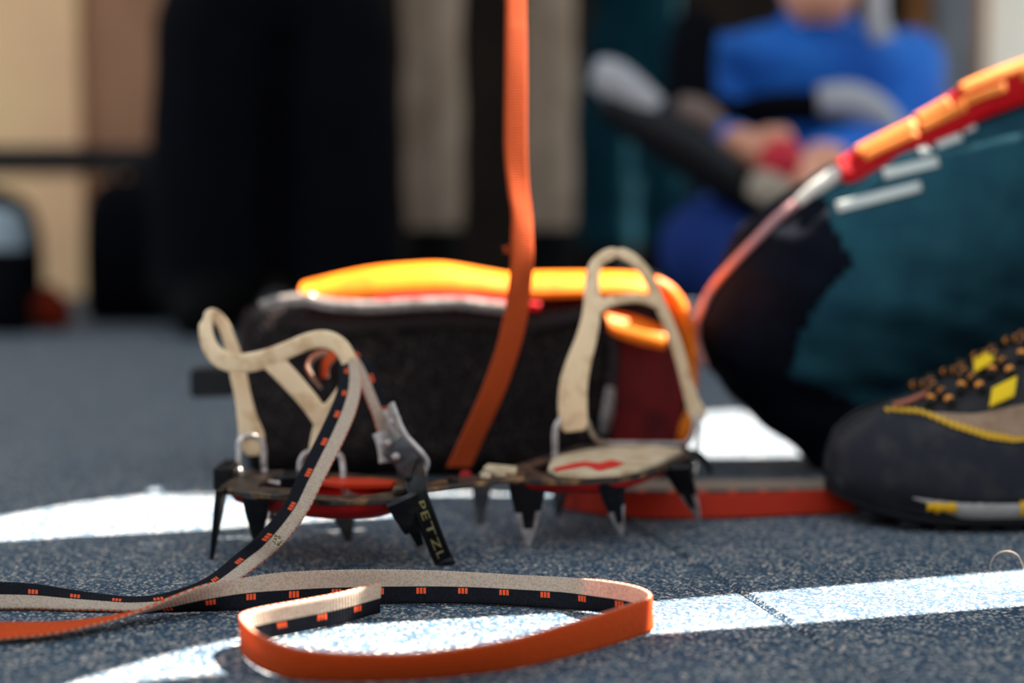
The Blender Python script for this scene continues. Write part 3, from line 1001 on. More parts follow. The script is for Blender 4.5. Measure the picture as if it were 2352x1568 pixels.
# ================================================================== BAG behind the crampon
YB0, YB1 = 0.955, 1.10
bag = empty('crampon_bag', (-0.03, 1.02, 0), 'black mesh gear bag with sunlit orange top lying behind the crampon', 'bag')
bx = lambda px: P(px, 700, YB0).x
bz = lambda py: P(1176, py, YB0).z
top = [(548, 760), (560, 722), (600, 698), (640, 686), (717, 672), (850, 655), (1010, 648), (1116, 658), (1210, 662), (1350, 662), (1480, 664), (1530, 684), (1566, 740), (1588, 800), (1592, 860)]
topn = catn([(bx(a), bz(b)) for a, b in top], 5)
V, Fc = [], []
prof = []
K = 28
for i, (x, zt) in enumerate(topn):
    e = min(i, len(topn) - 1 - i) / 10.0
    bul = min(1, e)
    y0 = YB0 + 0.02 * (1 - bul) ** 2
    y1 = YB1 - 0.03 * (1 - bul) ** 2
    for k in range(K):
        a = 2 * math.pi * k / K
        c, s = math.cos(a), math.sin(a)
        c = math.copysign(abs(c) ** 0.35, c)
        s = math.copysign(abs(s) ** 0.35, s)
        wob = 0.004 * noise.noise(Vector((x * 18, 3 + a * 0.8, 0)))
        V.append(Vector((x, (y0 + y1) / 2 + c * (y1 - y0) / 2 + wob, 0.001 + zt * (0.5 + 0.5 * s))))
n = len(topn)
for i in range(n - 1):
    for k in range(K):
        k2 = (k + 1) % K
        Fc.append((i * K + k, i * K + k2, (i + 1) * K + k2, (i + 1) * K + k))
Fc.append(tuple(range(K))[::-1])
Fc.append(tuple((n - 1) * K + k for k in range(K)))
fix_normals(mk('mesh_body', V, Fc, M_MESH, bag))
# orange lid rolled over the top edge
lid = [(690, 672, 655), (717, 684, 648), (780, 686, 633), (850, 684, 620), (930, 682, 613), (1010, 678, 611), (1116, 676, 628), (1169, 680, 636), (1230, 684, 633), (1350, 680, 632), (1440, 680, 633), (1500, 690, 640), (1540, 715, 662), (1568, 745, 700), (1584, 785, 752)]
ln = catn([(bx(a), bz(b), bz(c)) for a, b, c in lid], 5)
V, Fc = [], []
K = 14
for i, (x, zb, zt) in enumerate(ln):
    for k in range(K):
        t = k / (K - 1)
        if t < 0.5:
            a = t / 0.5 * math.pi / 2
            y = YB0 - 0.006 + 0.028 * (1 - math.cos(a))
            z = zb + (zt - zb) * math.sin(a)
        else:
            u = (t - 0.5) / 0.5
            y = YB0 + 0.022 + (YB1 - 0.005 - YB0 - 0.022) * u
            z = zt - 0.002 * u - 0.02 * u ** 4
        V.append(Vector((x, y, z)))
for i in range(len(ln) - 1):
    for k in range(K - 1):
        Fc.append((i * K + k, i * K + k + 1, (i + 1) * K + k + 1, (i + 1) * K + k))
lo_ = mk('orange_lid', V, Fc, M_BAGOR, bag)
sm = lo_.modifiers.new('t', 'SOLIDIFY')
sm.thickness = 0.0015
# silver zip under the lid, charcoal binding below it
tube('zip', [P(a, b, YB0 - 0.013) for a, b in [(600, 704), (640, 692), (700, 688), (760, 699), (850, 704), (950, 699), (1050, 696), (1110, 702), (1160, 708), (1200, 714)]], 0.0042, M_ZIP, bag, seg=12)
tube('zip_pull', [P(708, 676, YB0 - .012), P(712, 690, YB0 - 0.012)], 0.0045, M_ZIP, bag, seg=12, n=1)
tube('red_piping', [P(a, b, YB0 - 0.007) for a, b in [(860, 690), (950, 684), (1050, 684), (1120, 690), (1170, 698), (1240, 704)]], 0.0032, M_SLRED, bag, seg=10)
c = catmull([P(a, b, YB0 - 0.003) for a, b in [(640, 730), (720, 744), (800, 748), (950, 734), (1080, 732), (1200, 742), (1320, 724), (1400, 706)]], 6)
v, f = band_data(c, [Vector((0, 0, 0.010))] * len(c), 0.003)
mk('binding', v, f, M_GREYBAND, bag)
c = catmull([P(a, b, YB0 + 0.003) for a, b in [(620, 690), (580, 702), (566, 740), (560, 820), (556, 940)]], 6)
v, f = band_data(c, [Vector((0.008, 0, 0.004))] * len(c), 0.003)
mk('binding', v, f, M_GREYBAND, bag)
box('side_buckle', P(492, 876, .965), (0.030, 0, 0.001), (0, 0.02, 0), (0, 0, 0.020), M_BLACKPL, bag, bevel=0.003)
# right end: dark red panel, orange edge, flap, pale cord
rp = [P(a, b, YB0 - 0.005) for a, b in [(1404, 800), (1412, 780), (1500, 790), (1555, 806), (1572, 870), (1566, 960), (1540, 1030), (1408, 1030), (1400, 920)]]
V = rp + [p + Vector((0, 0.010, 0)) for p in rp]
nn_ = len(rp)
Fc = [tuple(range(nn_))] + [(i, nn_ + i, nn_ + (i + 1) % nn_, (i + 1) % nn_) for i in range(nn_)]
fix_normals(mk('red_panel', V, Fc, M_BAGRED, bag, smooth=False))
tube('orange_piping', [P(a, b, YB0 - 0.004) for a, b in [(1500, 648), (1535, 672), (1562, 715), (1582, 775), (1592, 850), (1590, 930), (1578, 985), (1566, 1015)]], [0.005, 0.006, 0.0062, 0.005, 0.003, 0.0035, 0.006, 0.004], M_BAGOR, bag, seg=12)
V, Fc = [], []
fl_t = catmull([P(a, b, YB0 - 0.004) for a, b in [(1388, 712), (1420, 716), (1470, 728), (1530, 752)]], 6)
fl_b = catmull([P(a, b, YB0 - 0.018) for a, b in [(1400, 762), (1430, 778), (1475, 792), (1528, 802)]], 6)
for i in range(len(fl_t)):
    for k in range(6):
        t = k / 5
        p = fl_t[i].lerp(fl_b[i], t)
        p = p + Vector((0, -0.004 * math.sin(math.pi * t), 0.002 * math.sin(math.pi * t)))
        V.append(p)
for i in range(len(fl_t) - 1):
    for k in range(5):
        Fc.append((i * 6 + k, i * 6 + k + 1, i * 6 + 7 + k, i * 6 + 6 + k))
fl_o = mk('orange_flap', V, Fc, M_BAGOR, bag)
s_ = fl_o.modifiers.new('t', 'SOLIDIFY')
s_.thickness = 0.0015
tube('pale_cord', [P(1402, 888, YB0 - .012), P(1398, 930, YB0 - .013), P(1392, 965, YB0 - .012), P(1387, 992, YB0 - .010)], [0.003, 0.0042, 0.0042, 0.003], M_ZIP, bag, seg=10)
tube('binding_cord', [P(1408, 740, YB0 - .006), P(1412, 800, YB0 - .008), P(1408, 860, YB0 - .009), P(1402, 900, YB0 - .010)], 0.0036, M_GREYBAND, bag, seg=8)

# ================================================================== KNEELING PERSON (right)
YK = 1.01
kp = lambda px, py, dy=0.0: P(px, py, YK + dy)
caps = []
def cap(p0, r0, p1, r1):
    caps.append(capsule_data(Vector(p0), r0, Vector(p1), r1))
K0, K1, K2 = kp(1782, 765), kp(1900, 680), kp(2120, 570)
H = Vector((0.64, 1.07, 0.30))
cap(K0, 0.055, K1, 0.079)
cap(K1, 0.079, K2, 0.086)
cap(K2, 0.086, H, 0.105)
S1, S2 = kp(1935, 985), kp(2280, 900, 0.01)
cap(K0, 0.052, S1, 0.033)
cap(K1, 0.06, S1, 0.034)
cap(S1, 0.035, S2, 0.056)
AN = Vector((0.52, 1.05, 0.055))
cap(S2, 0.056, AN, 0.038)
cap(AN, 0.036, (0.56, 1.05, 0.05), 0.036)
cap((0.55, 1.05, 0.045), 0.034, (0.60, 1.06, 0.033), 0.03)
# near leg: foot in the shoe, shin and knee to the right of the frame
HL = Vector((0.66, 0.94, 0.31))
KN = Vector((0.47, 0.87, 0.475))
AL = Vector((0.395, 0.845, 0.125))
cap((0.33, 0.845, 0.055), 0.026, (0.40, 0.845, 0.07), 0.034)
cap((0.40, 0.845, 0.07), 0.034, AL, 0.042)
cap(AL, 0.042, (0.465, 0.86, 0.30), 0.06)
cap((0.465, 0.86, 0.30), 0.06, KN, 0.062)
cap(KN, 0.064, HL, 0.095)
# pelvis, trunk, neck, head: sitting back, outside the frame
cap((0.66, 0.94, 0.31), 0.10, (0.66, 1.07, 0.31), 0.10)
cap((0.68, 1.0, 0.34), Vector((0.10, 0.15, 0.1)), (0.74, 1.0, 0.54), Vector((0.095, 0.15, 0.12)))
cap((0.74, 1.0, 0.54), Vector((0.095, 0.15, 0.12)), (0.80, 1.0, 0.70), Vector((0.08, 0.16, 0.07)))
cap((0.80, 1.0, 0.72), 0.052, (0.80, 0.995, 0.82), 0.050)
cap((0.785, 0.995, 0.87), Vector((0.085, 0.070, 0.09)), (0.78, 0.995, 0.91), Vector((0.092, 0.074, 0.085)))
cap((0.71, 0.995, 0.845), 0.03, (0.725, 0.995, 0.86), 0.04)
cap((0.688, 0.995, 0.878), 0.011, (0.698, 0.995, 0.90), 0.009)
for s_ in (-1, 1):
    cap((0.79, 0.995 + s_ * 0.072, 0.88), 0.012, (0.792, 0.995 + s_ * 0.073, 0.905), 0.014)
# near arm: hand on the raised knee
def hand(wr, d, side):
    """wr wrist, d direction of the fingers, side across the palm"""
    pal = wr + d * 0.055
    cap(wr, 0.024, pal, Vector((0.030, 0.030, 0.014)))
    for q, l in ((-1.5, 0.85), (-0.5, 1.0), (0.5, 0.95), (1.5, 0.75)):
        b0 = pal + side * (0.019 * q) + d * 0.015
        b1 = b0 + d * (0.035 * l) + Vector((0, 0, -0.006))
        b2 = b1 + d * (0.024 * l) + Vector((0, 0, -0.018))
        cap(b0, 0.0095, b1, 0.009)
        cap(b1, 0.009, b2, 0.0078)
    t0 = wr + side * 0.026 + d * 0.02
    cap(t0, 0.012, t0 + side * 0.024 + d * 0.028, 0.009)
cap((0.79, 0.87, 0.68), 0.056, (0.73, 0.87, 0.50), 0.046)
cap((0.73, 0.87, 0.50), 0.045, (0.57, 0.88, 0.535), 0.030)
hand(Vector((0.56, 0.88, 0.54)), Vector((-1, 0, 0.03)).normalized(), Vector((0, 1, 0)))
# far arm: hand on the thigh
cap((0.79, 1.15, 0.68), 0.056, (0.72, 1.21, 0.46), 0.046)
cap((0.72, 1.21, 0.46), 0.045, (0.57, 1.13, 0.405), 0.030)
hand(Vector((0.56, 1.125, 0.40)), Vector((-0.9, -0.4, -0.12)).normalized(), Vector((0.4, -0.9, 0)))
V, Fc, N = fuse('person', caps, 0.0055, 5)
# cloth folds on the trousers
for i, v in enumerate(V):
    if v.z < 0.46 and v.x > 0.10:
        q = Vector((v.x * 9 - v.z * 6, v.y * 6, v.z * 34 + v.x * 10))
        a = 0.0035 * noise.noise(q) + 0.0018 * noise.noise(q * 2.1)
        fold = max(0.0, 1 - abs(v.z - 0.08) / 0.12)
        V[i] = v + N[i] * (a * (0.7 + 1.2 * fold))
mi = []
for f in Fc:
    c = sum((V[k] for k in f), Vector()) / len(f)
    handy = (c.x < 0.565 and c.z > 0.518 and (c - Vector((0.50, 0.88, 0.53))).length < 0.10) or ((c - Vector((0.49, 1.09, 0.385))).length < 0.10 and c.z > 0.366 and c.x < 0.565)
    if c.z > 0.76:
        hair = c.z > 0.925 or (c.x > 0.785 and c.z > 0.845)
        mi.append(3 if hair else 2)
    elif handy:
        mi.append(2)
    elif (c.x > 0.60 and c.z > 0.40) or (c.z > 0.49 and c.x > 0.5) or (c.y > 1.12 and c.z > 0.36 and c.x > 0.56):
        mi.append(1)
    else:
        mi.append(0)
pk = mk('person', V, Fc, [M_TEAL, M_GREYCL, M_SKIN, M_HAIR], None, True, mi)
tag(pk, 'kneeling person in teal trousers with dark knee patch beside the crampon', 'person')
bvh = BVHTree.FromPolygons(V, Fc)
# eyes and mouth, outside the frame
for sy in (-1, 1):
    c = Vector((0.697, 0.995 + sy * 0.03, 0.905))
    v, f = capsule_data(c, 0.008, c + Vector((0.002, 0, 0)), 0.008)
    mk('eye', v, f, M_HAIR, pk)
tube('mouth', [Vector((0.690, 0.975, 0.852)), Vector((0.685, 0.995, 0.850)), Vector((0.690, 1.015, 0.852))], 0.004, mat('lips', (170, 90, 84), 0.5), pk, seg=8)
# dark knee reinforcement, a shell over the knee
poly = [(P(a, b, 1.0).x, P(a, b, 1.0).z) for a, b in [(1400, 300), (1800, 300), (1868, 470), (1885, 550), (1912, 605), (1850, 655), (1795, 760), (1778, 850), (1860, 880), (1950, 915), (2060, 985), (2200, 1130), (1400, 1130)]]
sel = []
for f in Fc:
    c = sum((V[k] for k in f), Vector()) / len(f)
    if c.x < 0.34 and c.z < 0.3 and inside((c.x, c.z), poly) and c.y > 0.92:
        sel.append(f)
idx = {}
pv, pf = [], []
for f in sel:
    q = []
    for k in f:
        if k not in idx:
            idx[k] = len(pv)
            pv.append(V[k] + N[k] * 0.0016)
        q.append(idx[k])
    pf.append(tuple(q))
kpz = mk('knee_patch', pv, pf, M_NAVY, pk)
s_ = kpz.modifiers.new('t', 'SOLIDIFY')
s_.thickness = 0.0012
s_.offset = -1
# pale bars printed on the thigh
def on_leg(px, py, off=0.001):
    r = ray(px, py).normalized()
    hit = bvh.ray_cast(CAM, r)
    if hit[0] is None:
        return P(px, py, 0.98)
    return hit[0] + hit[1] * off
def bar(p0, p1, w):
    V_, F_ = [], []
    nseg = 10
    (x0, y0), (x1, y1) = p0, p1
    L_ = math.hypot(x1 - x0, y1 - y0)
    nx, ny = -(y1 - y0) / L_ * w / 2, (x1 - x0) / L_ * w / 2
    for i in range(nseg + 1):
        t = i / nseg
        for s in (-1, -0.33, 0.33, 1):
            V_.append(on_leg(x0 + (x1 - x0) * t + nx * s, y0 + (y1 - y0) * t + ny * s, 0.0012))
    for i in range(nseg):
        for k in range(3):
            F_.append((i * 4 + k, i * 4 + k + 1, i * 4 + 5 + k, i * 4 + 4 + k))
    o = mk('reflective_bar', V_, F_, M_REFL, pk)
    m_ = o.modifiers.new('t', 'SOLIDIFY')
    m_.thickness = 0.0006
bar((1922, 478), (2116, 428), 24)
bar((2030, 402), (2156, 372), 24)
bar((2112, 352), (2132, 340), 26)
bar((2150, 332), (2208, 312), 26)
bar((2214, 300), (2240, 288), 20)

# ---------------------------------------------------- red and orange sling over the thigh
YS = 0.975
ups = [(1918, 372), (1960, 344), (2010, 315), (2100, 268), (2170, 222), (2230, 184), (2352, 132), (2470, 90), (2600, 60)]
los = [(1940, 414), (1986, 418), (2050, 382), (2150, 332), (2212, 300), (2258, 272), (2352, 238), (2470, 200), (2600, 170)]
rows = catn([(P(u[0], u[1], YS).x, YS, P(u[0], u[1], YS).z, P(l[0], l[1], YS - .012).x, YS - .012, P(l[0], l[1], YS - .012).z) for u, l in zip(ups, los)], 8)
uc = [Vector(r[:3]) for r in rows]
lc = [Vector(r[3:]) for r in rows]
v, f = band_data([(a + b) * .5 for a, b in zip(uc, lc)], [a - b for a, b in zip(uc, lc)], 0.011, 16, 0.75)
sg = mk('sling', v, f, M_SLRED)
tag(sg, 'red and orange sling with white end laid over the kneeling thigh', 'sling')
def sl_pt(t, u, off):
    q = t * (len(uc) - 1)
    i = min(int(q), len(uc) - 2)
    fr = q - i
    a = uc[i].lerp(uc[i + 1], fr)
    b = lc[i].lerp(lc[i + 1], fr)
    w = a - b
    T = (uc[i + 1] - uc[i]).normalized()
    nrm = T.cross(w).normalized()
    if nrm.y > 0:
        nrm = -nrm
    x = abs(u - 0.5) * 2
    th = 0.0055 * max(0.0, 1 - x ** 2.4) ** 0.55
    return b + w * u + nrm * (th + off)
for t0, t1, u0, u1 in [(0.13, 0.36, 0.62, 0.93), (0.16, 0.345, 0.38, 0.60), (0.37, 0.50, 0.64, 0.94), (0.355, 0.56, 0.34, 0.60), (0.57, 0.80, 0.62, 0.94), (0.52, 0.70, 0.36, 0.58), (0.74, 0.98, 0.36, 0.6), (0.84, 0.99, .64, .92)]:
    V_, F_ = [], []
    for i in range(13):
        for k in range(5):
            V_.append(sl_pt(t0 + (t1 - t0) * i / 12, u0 + (u1 - u0) * k / 4 - 0.10 * (i / 12 - .5), 0.0006))
    for i in range(12):
        for k in range(4):
            F_.append((i * 5 + k, i * 5 + k + 1, i * 5 + 6 + k, i * 5 + 5 + k))
    o = mk('orange_weave', V_, F_, M_SLOR, sg)
    m_ = o.modifiers.new('t', 'SOLIDIFY')
    m_.thickness = 0.001
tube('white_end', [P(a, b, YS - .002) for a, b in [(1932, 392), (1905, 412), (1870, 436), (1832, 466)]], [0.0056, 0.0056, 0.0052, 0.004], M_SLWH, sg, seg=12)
tube('rim_light_line', [P(1834, 464, .974)] + [on_leg(a, b, 0.004) for a, b in [(1796, 506), (1745, 556), (1692, 612), (1650, 662), (1622, 715), (1612, 775), (1618, 840)]], [0.004, 0.0035, 0.003, 0.003, 0.0028, 0.0028, 0.0028, 0.0025], M_RIM, sg, seg=10)  # thin pink tube stands in for the sunlit rim of the knee

# ================================================================== SHOE
SX, SY = 0.188, 0.842
shoe = empty('approach_shoe', (SX + .14, SY, 0), 'black and taupe approach shoe with yellow stitching and lace loops', 'shoe')
sec = catn([  # s, half width, top, bottom of upper
    (0.000, 0.004, 0.036, 0.024), (0.003, 0.016, 0.044, 0.020), (0.010, 0.027, 0.053, 0.017), (0.020, 0.036, 0.060, 0.015), (0.034, 0.043, 0.0655, 0.0145), (0.055, 0.048, 0.074, 0.015), (0.075, 0.050, 0.083, 0.016),
    (0.095, 0.049, 0.094, 0.017), (0.115, 0.047, 0.104, 0.018), (0.140, 0.044, 0.114, 0.019), (0.165, 0.041, 0.120, 0.020), (0.20, 0.038, 0.116, 0.021), (0.235, 0.037, 0.118, 0.021), (0.262, 0.033, 0.122, 0.021), (0.278, 0.022, 0.118, 0.022), (0.284, 0.008, 0.08, 0.024)], 4)
KS = 33
def shoe_pt(sv, a, off=0.0):
    """a: 0 near side bottom -> pi far side bottom"""
    i = 0
    while i < len(sec) - 2 and sec[i + 1][0] < sv:
        i += 1
    A, B = sec[i], sec[i + 1]
    t = max(0, min(1, (sv - A[0]) / max(B[0] - A[0], 1e-9)))
    s_, w, zt, zb = [A[k] + (B[k] - A[k]) * t for k in range(4)]
    c, s = math.cos(a), math.sin(a)
    pw = 0.62 + 0.45 * min(1, max(0, (sv - 0.03) / 0.08))
    y = -math.copysign(abs(c) ** 0.72, c) * (w + off) * (1.0 if s < 0.5 else 1 - 0.0)
    z = zb + (zt - zb + off) * (abs(s) ** pw)
    # narrow towards the instep
    nar = 1 - 0.30 * min(1, max(0, (sv - 0.03) / 0.1)) * (abs(s) ** 3)
    return Vector((SX + sv, SY + y * nar, z))
V, Fc = [], []
for sv, *_ in sec:
    for k in range(KS):
        V.append(shoe_pt(sv, math.pi * k / (KS - 1)))
for i in range(len(sec) - 1):
    for k in range(KS - 1):
        Fc.append((i * KS + k, i * KS + k + 1, (i + 1) * KS + k + 1, (i + 1) * KS + k))
Fc.append(tuple(range(KS)))
Fc.append(tuple((len(sec) - 1) * KS + k for k in range(KS)))
for i in range(len(sec) - 1):
    Fc.append((i * KS, (i + 1) * KS, (i + 1) * KS + KS - 1, i * KS + KS - 1))
fix_normals(mk('upper', V, Fc, M_SHOEBLK, shoe))
# edge line of the rubber rand: angle up the side as function of s
def z_edge(sv):
    pts = [(0.0, 1.0), (0.026, 0.99), (0.032, 0.985), (0.046, 0.90), (0.062, 0.71), (0.080, 0.55), (0.095, 0.46), (0.115, 0.41), (0.15, 0.37), (0.2, 0.36), (0.284, 0.36)]
    for (a, b), (c, d) in zip(pts, pts[1:]):
        if sv <= c:
            return b + (d - b) * (sv - a) / (c - a)
    return pts[-1][1]
def ang_of(sv, frac):
    # angle whose relative height is frac
    pw = 0.62 + 0.45 * min(1, max(0, (sv - 0.03) / 0.08))
    return math.asin(min(1, frac ** (1 / pw)))
def shell(name, s0, s1, lo, hi, off, m, ns=40, na=9, mirror=True):
    V_, F_ = [], []
    for side in ((0, 1) if mirror else (0,)):
        base = len(V_)
        for i in range(ns + 1):
            sv = s0 + (s1 - s0) * i / ns
            a0, a1 = ang_of(sv, lo(sv)), ang_of(sv, hi(sv))
            for k in range(na):
                a = a0 + (a1 - a0) * k / (na - 1)
                V_.append(shoe_pt(sv, a if side == 0 else math.pi - a, off))
        for i in range(ns):
            for k in range(na - 1):
                F_.append((base + i * na + k, base + i * na + k + 1, base + (i + 1) * na + k + 1, base + (i + 1) * na + k))
    o = mk(name, V_, F_, m, shoe)
    fix_normals(o)
    s__ = o.modifiers.new('t', 'SOLIDIFY')
    s__.thickness = 0.0016
    s__.offset = 0
    return o
shell('rubber_rand', 0.0008, 0.284, lambda s: 0.0, z_edge, 0.0018, M_RAND)
shell('suede_panel', 0.046, 0.27, lambda s: max(0.0, z_edge(s) - 0.04), lambda s: max(z_edge(s) + 0.01, 0.90 - 0.17 * min(1, (s - 0.046) / 0.03) - 0.10 * min(1, max(0, (s - 0.076) / 0.04))), 0.0010, M_SUEDE)
# yellow stitches along the edge of the rand
sv = 0.030
sti = None
while sv < 0.112:
    a = ang_of(sv, z_edge(sv) - 0.012)
    p0 = shoe_pt(sv, a, 0.0034)
    p1 = shoe_pt(sv + 0.0022, ang_of(sv + .0022, z_edge(sv + .0022) - 0.012), 0.0034)
    T = p1 - p0
    U = (shoe_pt(sv, a + 0.05, 0.0034) - p0).normalized()
    Nn2 = T.cross(U).normalized()
    taper = 1.0 if sv < 0.085 else max(0.35, 1 - (sv - 0.085) / 0.035)
    v, f = box_data((p0 + p1) * .5, T * 1.0, U * 0.0042 * taper, Nn2 * 0.0012)
    fix_normals(mk('stitch', v, f, M_YELST, shoe, smooth=False))
    sv += 0.0033
# midsole and outsole
def sole(name, z0_, z1, off, m, toe=0.0, spring=0.012):
    out = []
    for sv2, w, zt, zb in sec:
        if sv2 < toe:
            continue
        sp = spring * max(0, 1 - sv2 / 0.06) ** 2
        out.append((sv2, w + off, sp))
    V_, F_ = [], []
    for sv2, w, sp in out:
        x = SX + sv2
        hh = max(0.12, min(1, (sv2 - toe) / 0.03)) if toe else 1.0
        z0 = z1 - (z1 - z0_) * hh
        V_ += [Vector((x, SY - w, z0 + sp)), Vector((x, SY - w - .001, (z0 + z1) / 2 + sp)), Vector((x, SY - w, z1 + sp * .8)), Vector((x, SY + w, z1 + sp * .8)), Vector((x, SY + w + .001, (z0 + z1) / 2 + sp)), Vector((x, SY + w, z0 + sp))]
    for i in range(len(out) - 1):
        for k in range(6):
            k2 = (k + 1) % 6
            F_.append((i * 6 + k, i * 6 + k2, (i + 1) * 6 + k2, (i + 1) * 6 + k))
    F_.append(tuple(range(6)))
    F_.append(tuple((len(out) - 1) * 6 + k for k in range(6)))
    return fix_normals(mk(name, V_, F_, m, shoe))
sole('outsole', 0.004, 0.0085, 0.0005, M_OUT)
sole('midsole', 0.0085, 0.0195, 0.0022, M_MID, toe=0.036, spring=0.006)
sole('toe_bumper', 0.0085, 0.020, 0.0012, M_RAND, spring=0.010)
for k in range(14):
    sv2 = 0.02 + k * 0.019
    for sgn in (-1, 1):
        wdt = [q for q in sec if q[0] >= sv2][0][1]
        zz = 0.012 * max(0, 1 - sv2 / 0.06) ** 2
        box('lug', (SX + sv2, SY + sgn * (wdt * .62), 0.0022 + zz), (0.011, 0, 0), (0, wdt * .7, 0), (0, 0, 0.0044), M_OUT, shoe, bevel=0.0008)
def near_y(sv2):
    q = [q for q in sec if q[0] >= sv2][0]
    return SY - q[1] - 0.0036
for s0, s1, z0, z1 in ((0.046, 0.062, 0.0125, 0.0175), (0.098, 0.125, 0.010, 0.0190)):
    V_, F_ = [], []
    for i in range(7):
        t = s0 + (s1 - s0) * i / 6
        e = 0.0012 * math.sin(i * 2.3)
        V_ += [Vector((SX + t, near_y(t), z0 + e)), Vector((SX + t, near_y(t), z1 - e * .5))]
    for i in range(6):
        F_.append((2 * i, 2 * i + 2, 2 * i + 3, 2 * i + 1))
    o = mk('sole_patch', V_, F_, M_MIDYEL, shoe)
    m_ = o.modifiers.new('t', 'SOLIDIFY')
    m_.thickness = 0.0012
# tongue ridge, laces and loops
tube('lace_edge', [shoe_pt(s, ang_of(s, f_), 0.002) for s, f_ in ((0.036, 0.992), (0.046, 0.985), (0.056, 0.99), (0.062, 0.995))], 0.0018, mat('salmon piping', (176, 104, 82), 0.8), shoe, seg=8)
def lace(s0, f0, s1, f1, far=False, r=0.0024):
    pts = []
    for i in range(9):
        t = i / 8
        s = s0 + (s1 - s0) * t
        a0 = ang_of(s0, f0)
        a1 = math.pi - ang_of(s1, f1) if far else ang_of(s1, f1)
        pts.append(shoe_pt(s, a0 + (a1 - a0) * t, 0.0035 + 0.0015 * math.sin(math.pi * t)))
    l = tube('lace', pts, r, M_LACE, shoe, seg=8, n=3)
    # flecks
    for q in range(5):
        t = (q + 0.6) / 5.4
        i = min(int(t * 8), 7)
        c = pts[i].lerp(pts[i + 1], t * 8 - i)
        d = (pts[i + 1] - pts[i]).normalized()
        v, f = tube_data([c - d * 0.0014, c + d * 0.0014], r * 1.03, 8)
        mk('lace_fleck', v, f, M_LACEOR, l)
for s0 in (0.052, 0.070, 0.088, 0.106, 0.124):
    lace(s0 + 0.012, 0.84, s0 + 0.002, 0.97, True)
    lace(s0, 0.90, s0 + 0.018, 0.9, True)
def loop_patch(s0, s1, f0, f1, m=M_YEL):
    V_, F_ = [], []
    for i in range(7):
        s = s0 + (s1 - s0) * i / 6
        for k in range(4):
            fr = f0 + (f1 - f0) * k / 3
            V_.append(shoe_pt(s + 0.004 * k / 3, ang_of(s, fr), 0.0055))
    for i in range(6):
        for k in range(3):
            F_.append((i * 4 + k, i * 4 + k + 1, i * 4 + 5 + k, i * 4 + 4 + k))
    o = mk('lace_loop', V_, F_, m, shoe)
    m_ = o.modifiers.new('t', 'SOLIDIFY')
    m_.thickness = 0.0014
loop_patch(0.082, 0.097, 0.71, 0.82)
loop_patch(0.080, 0.092, 0.955, 0.998)
loop_patch(0.118, 0.131, 0.66, 0.78)
loop_patch(0.150, 0.163, 0.62, 0.74)

# ================================================================== BACKGROUND PEOPLE AND THINGS
def figure(name, caps_, voxel, matf, mats_, label):
    V_, F_, N_ = fuse(name, caps_, voxel, 5)
    for i, v in enumerate(V_):
        V_[i] = v + N_[i] * (0.006 * noise.noise(Vector((v.x * 14, v.y * 14, v.z * 9))))
    mi_ = [matf(sum((V_[k] for k in f), Vector()) / len(f)) for f in F_]
    o = mk(name, V_, F_, mats_, None, True, mi_)
    tag(o, label, 'person')
    return o

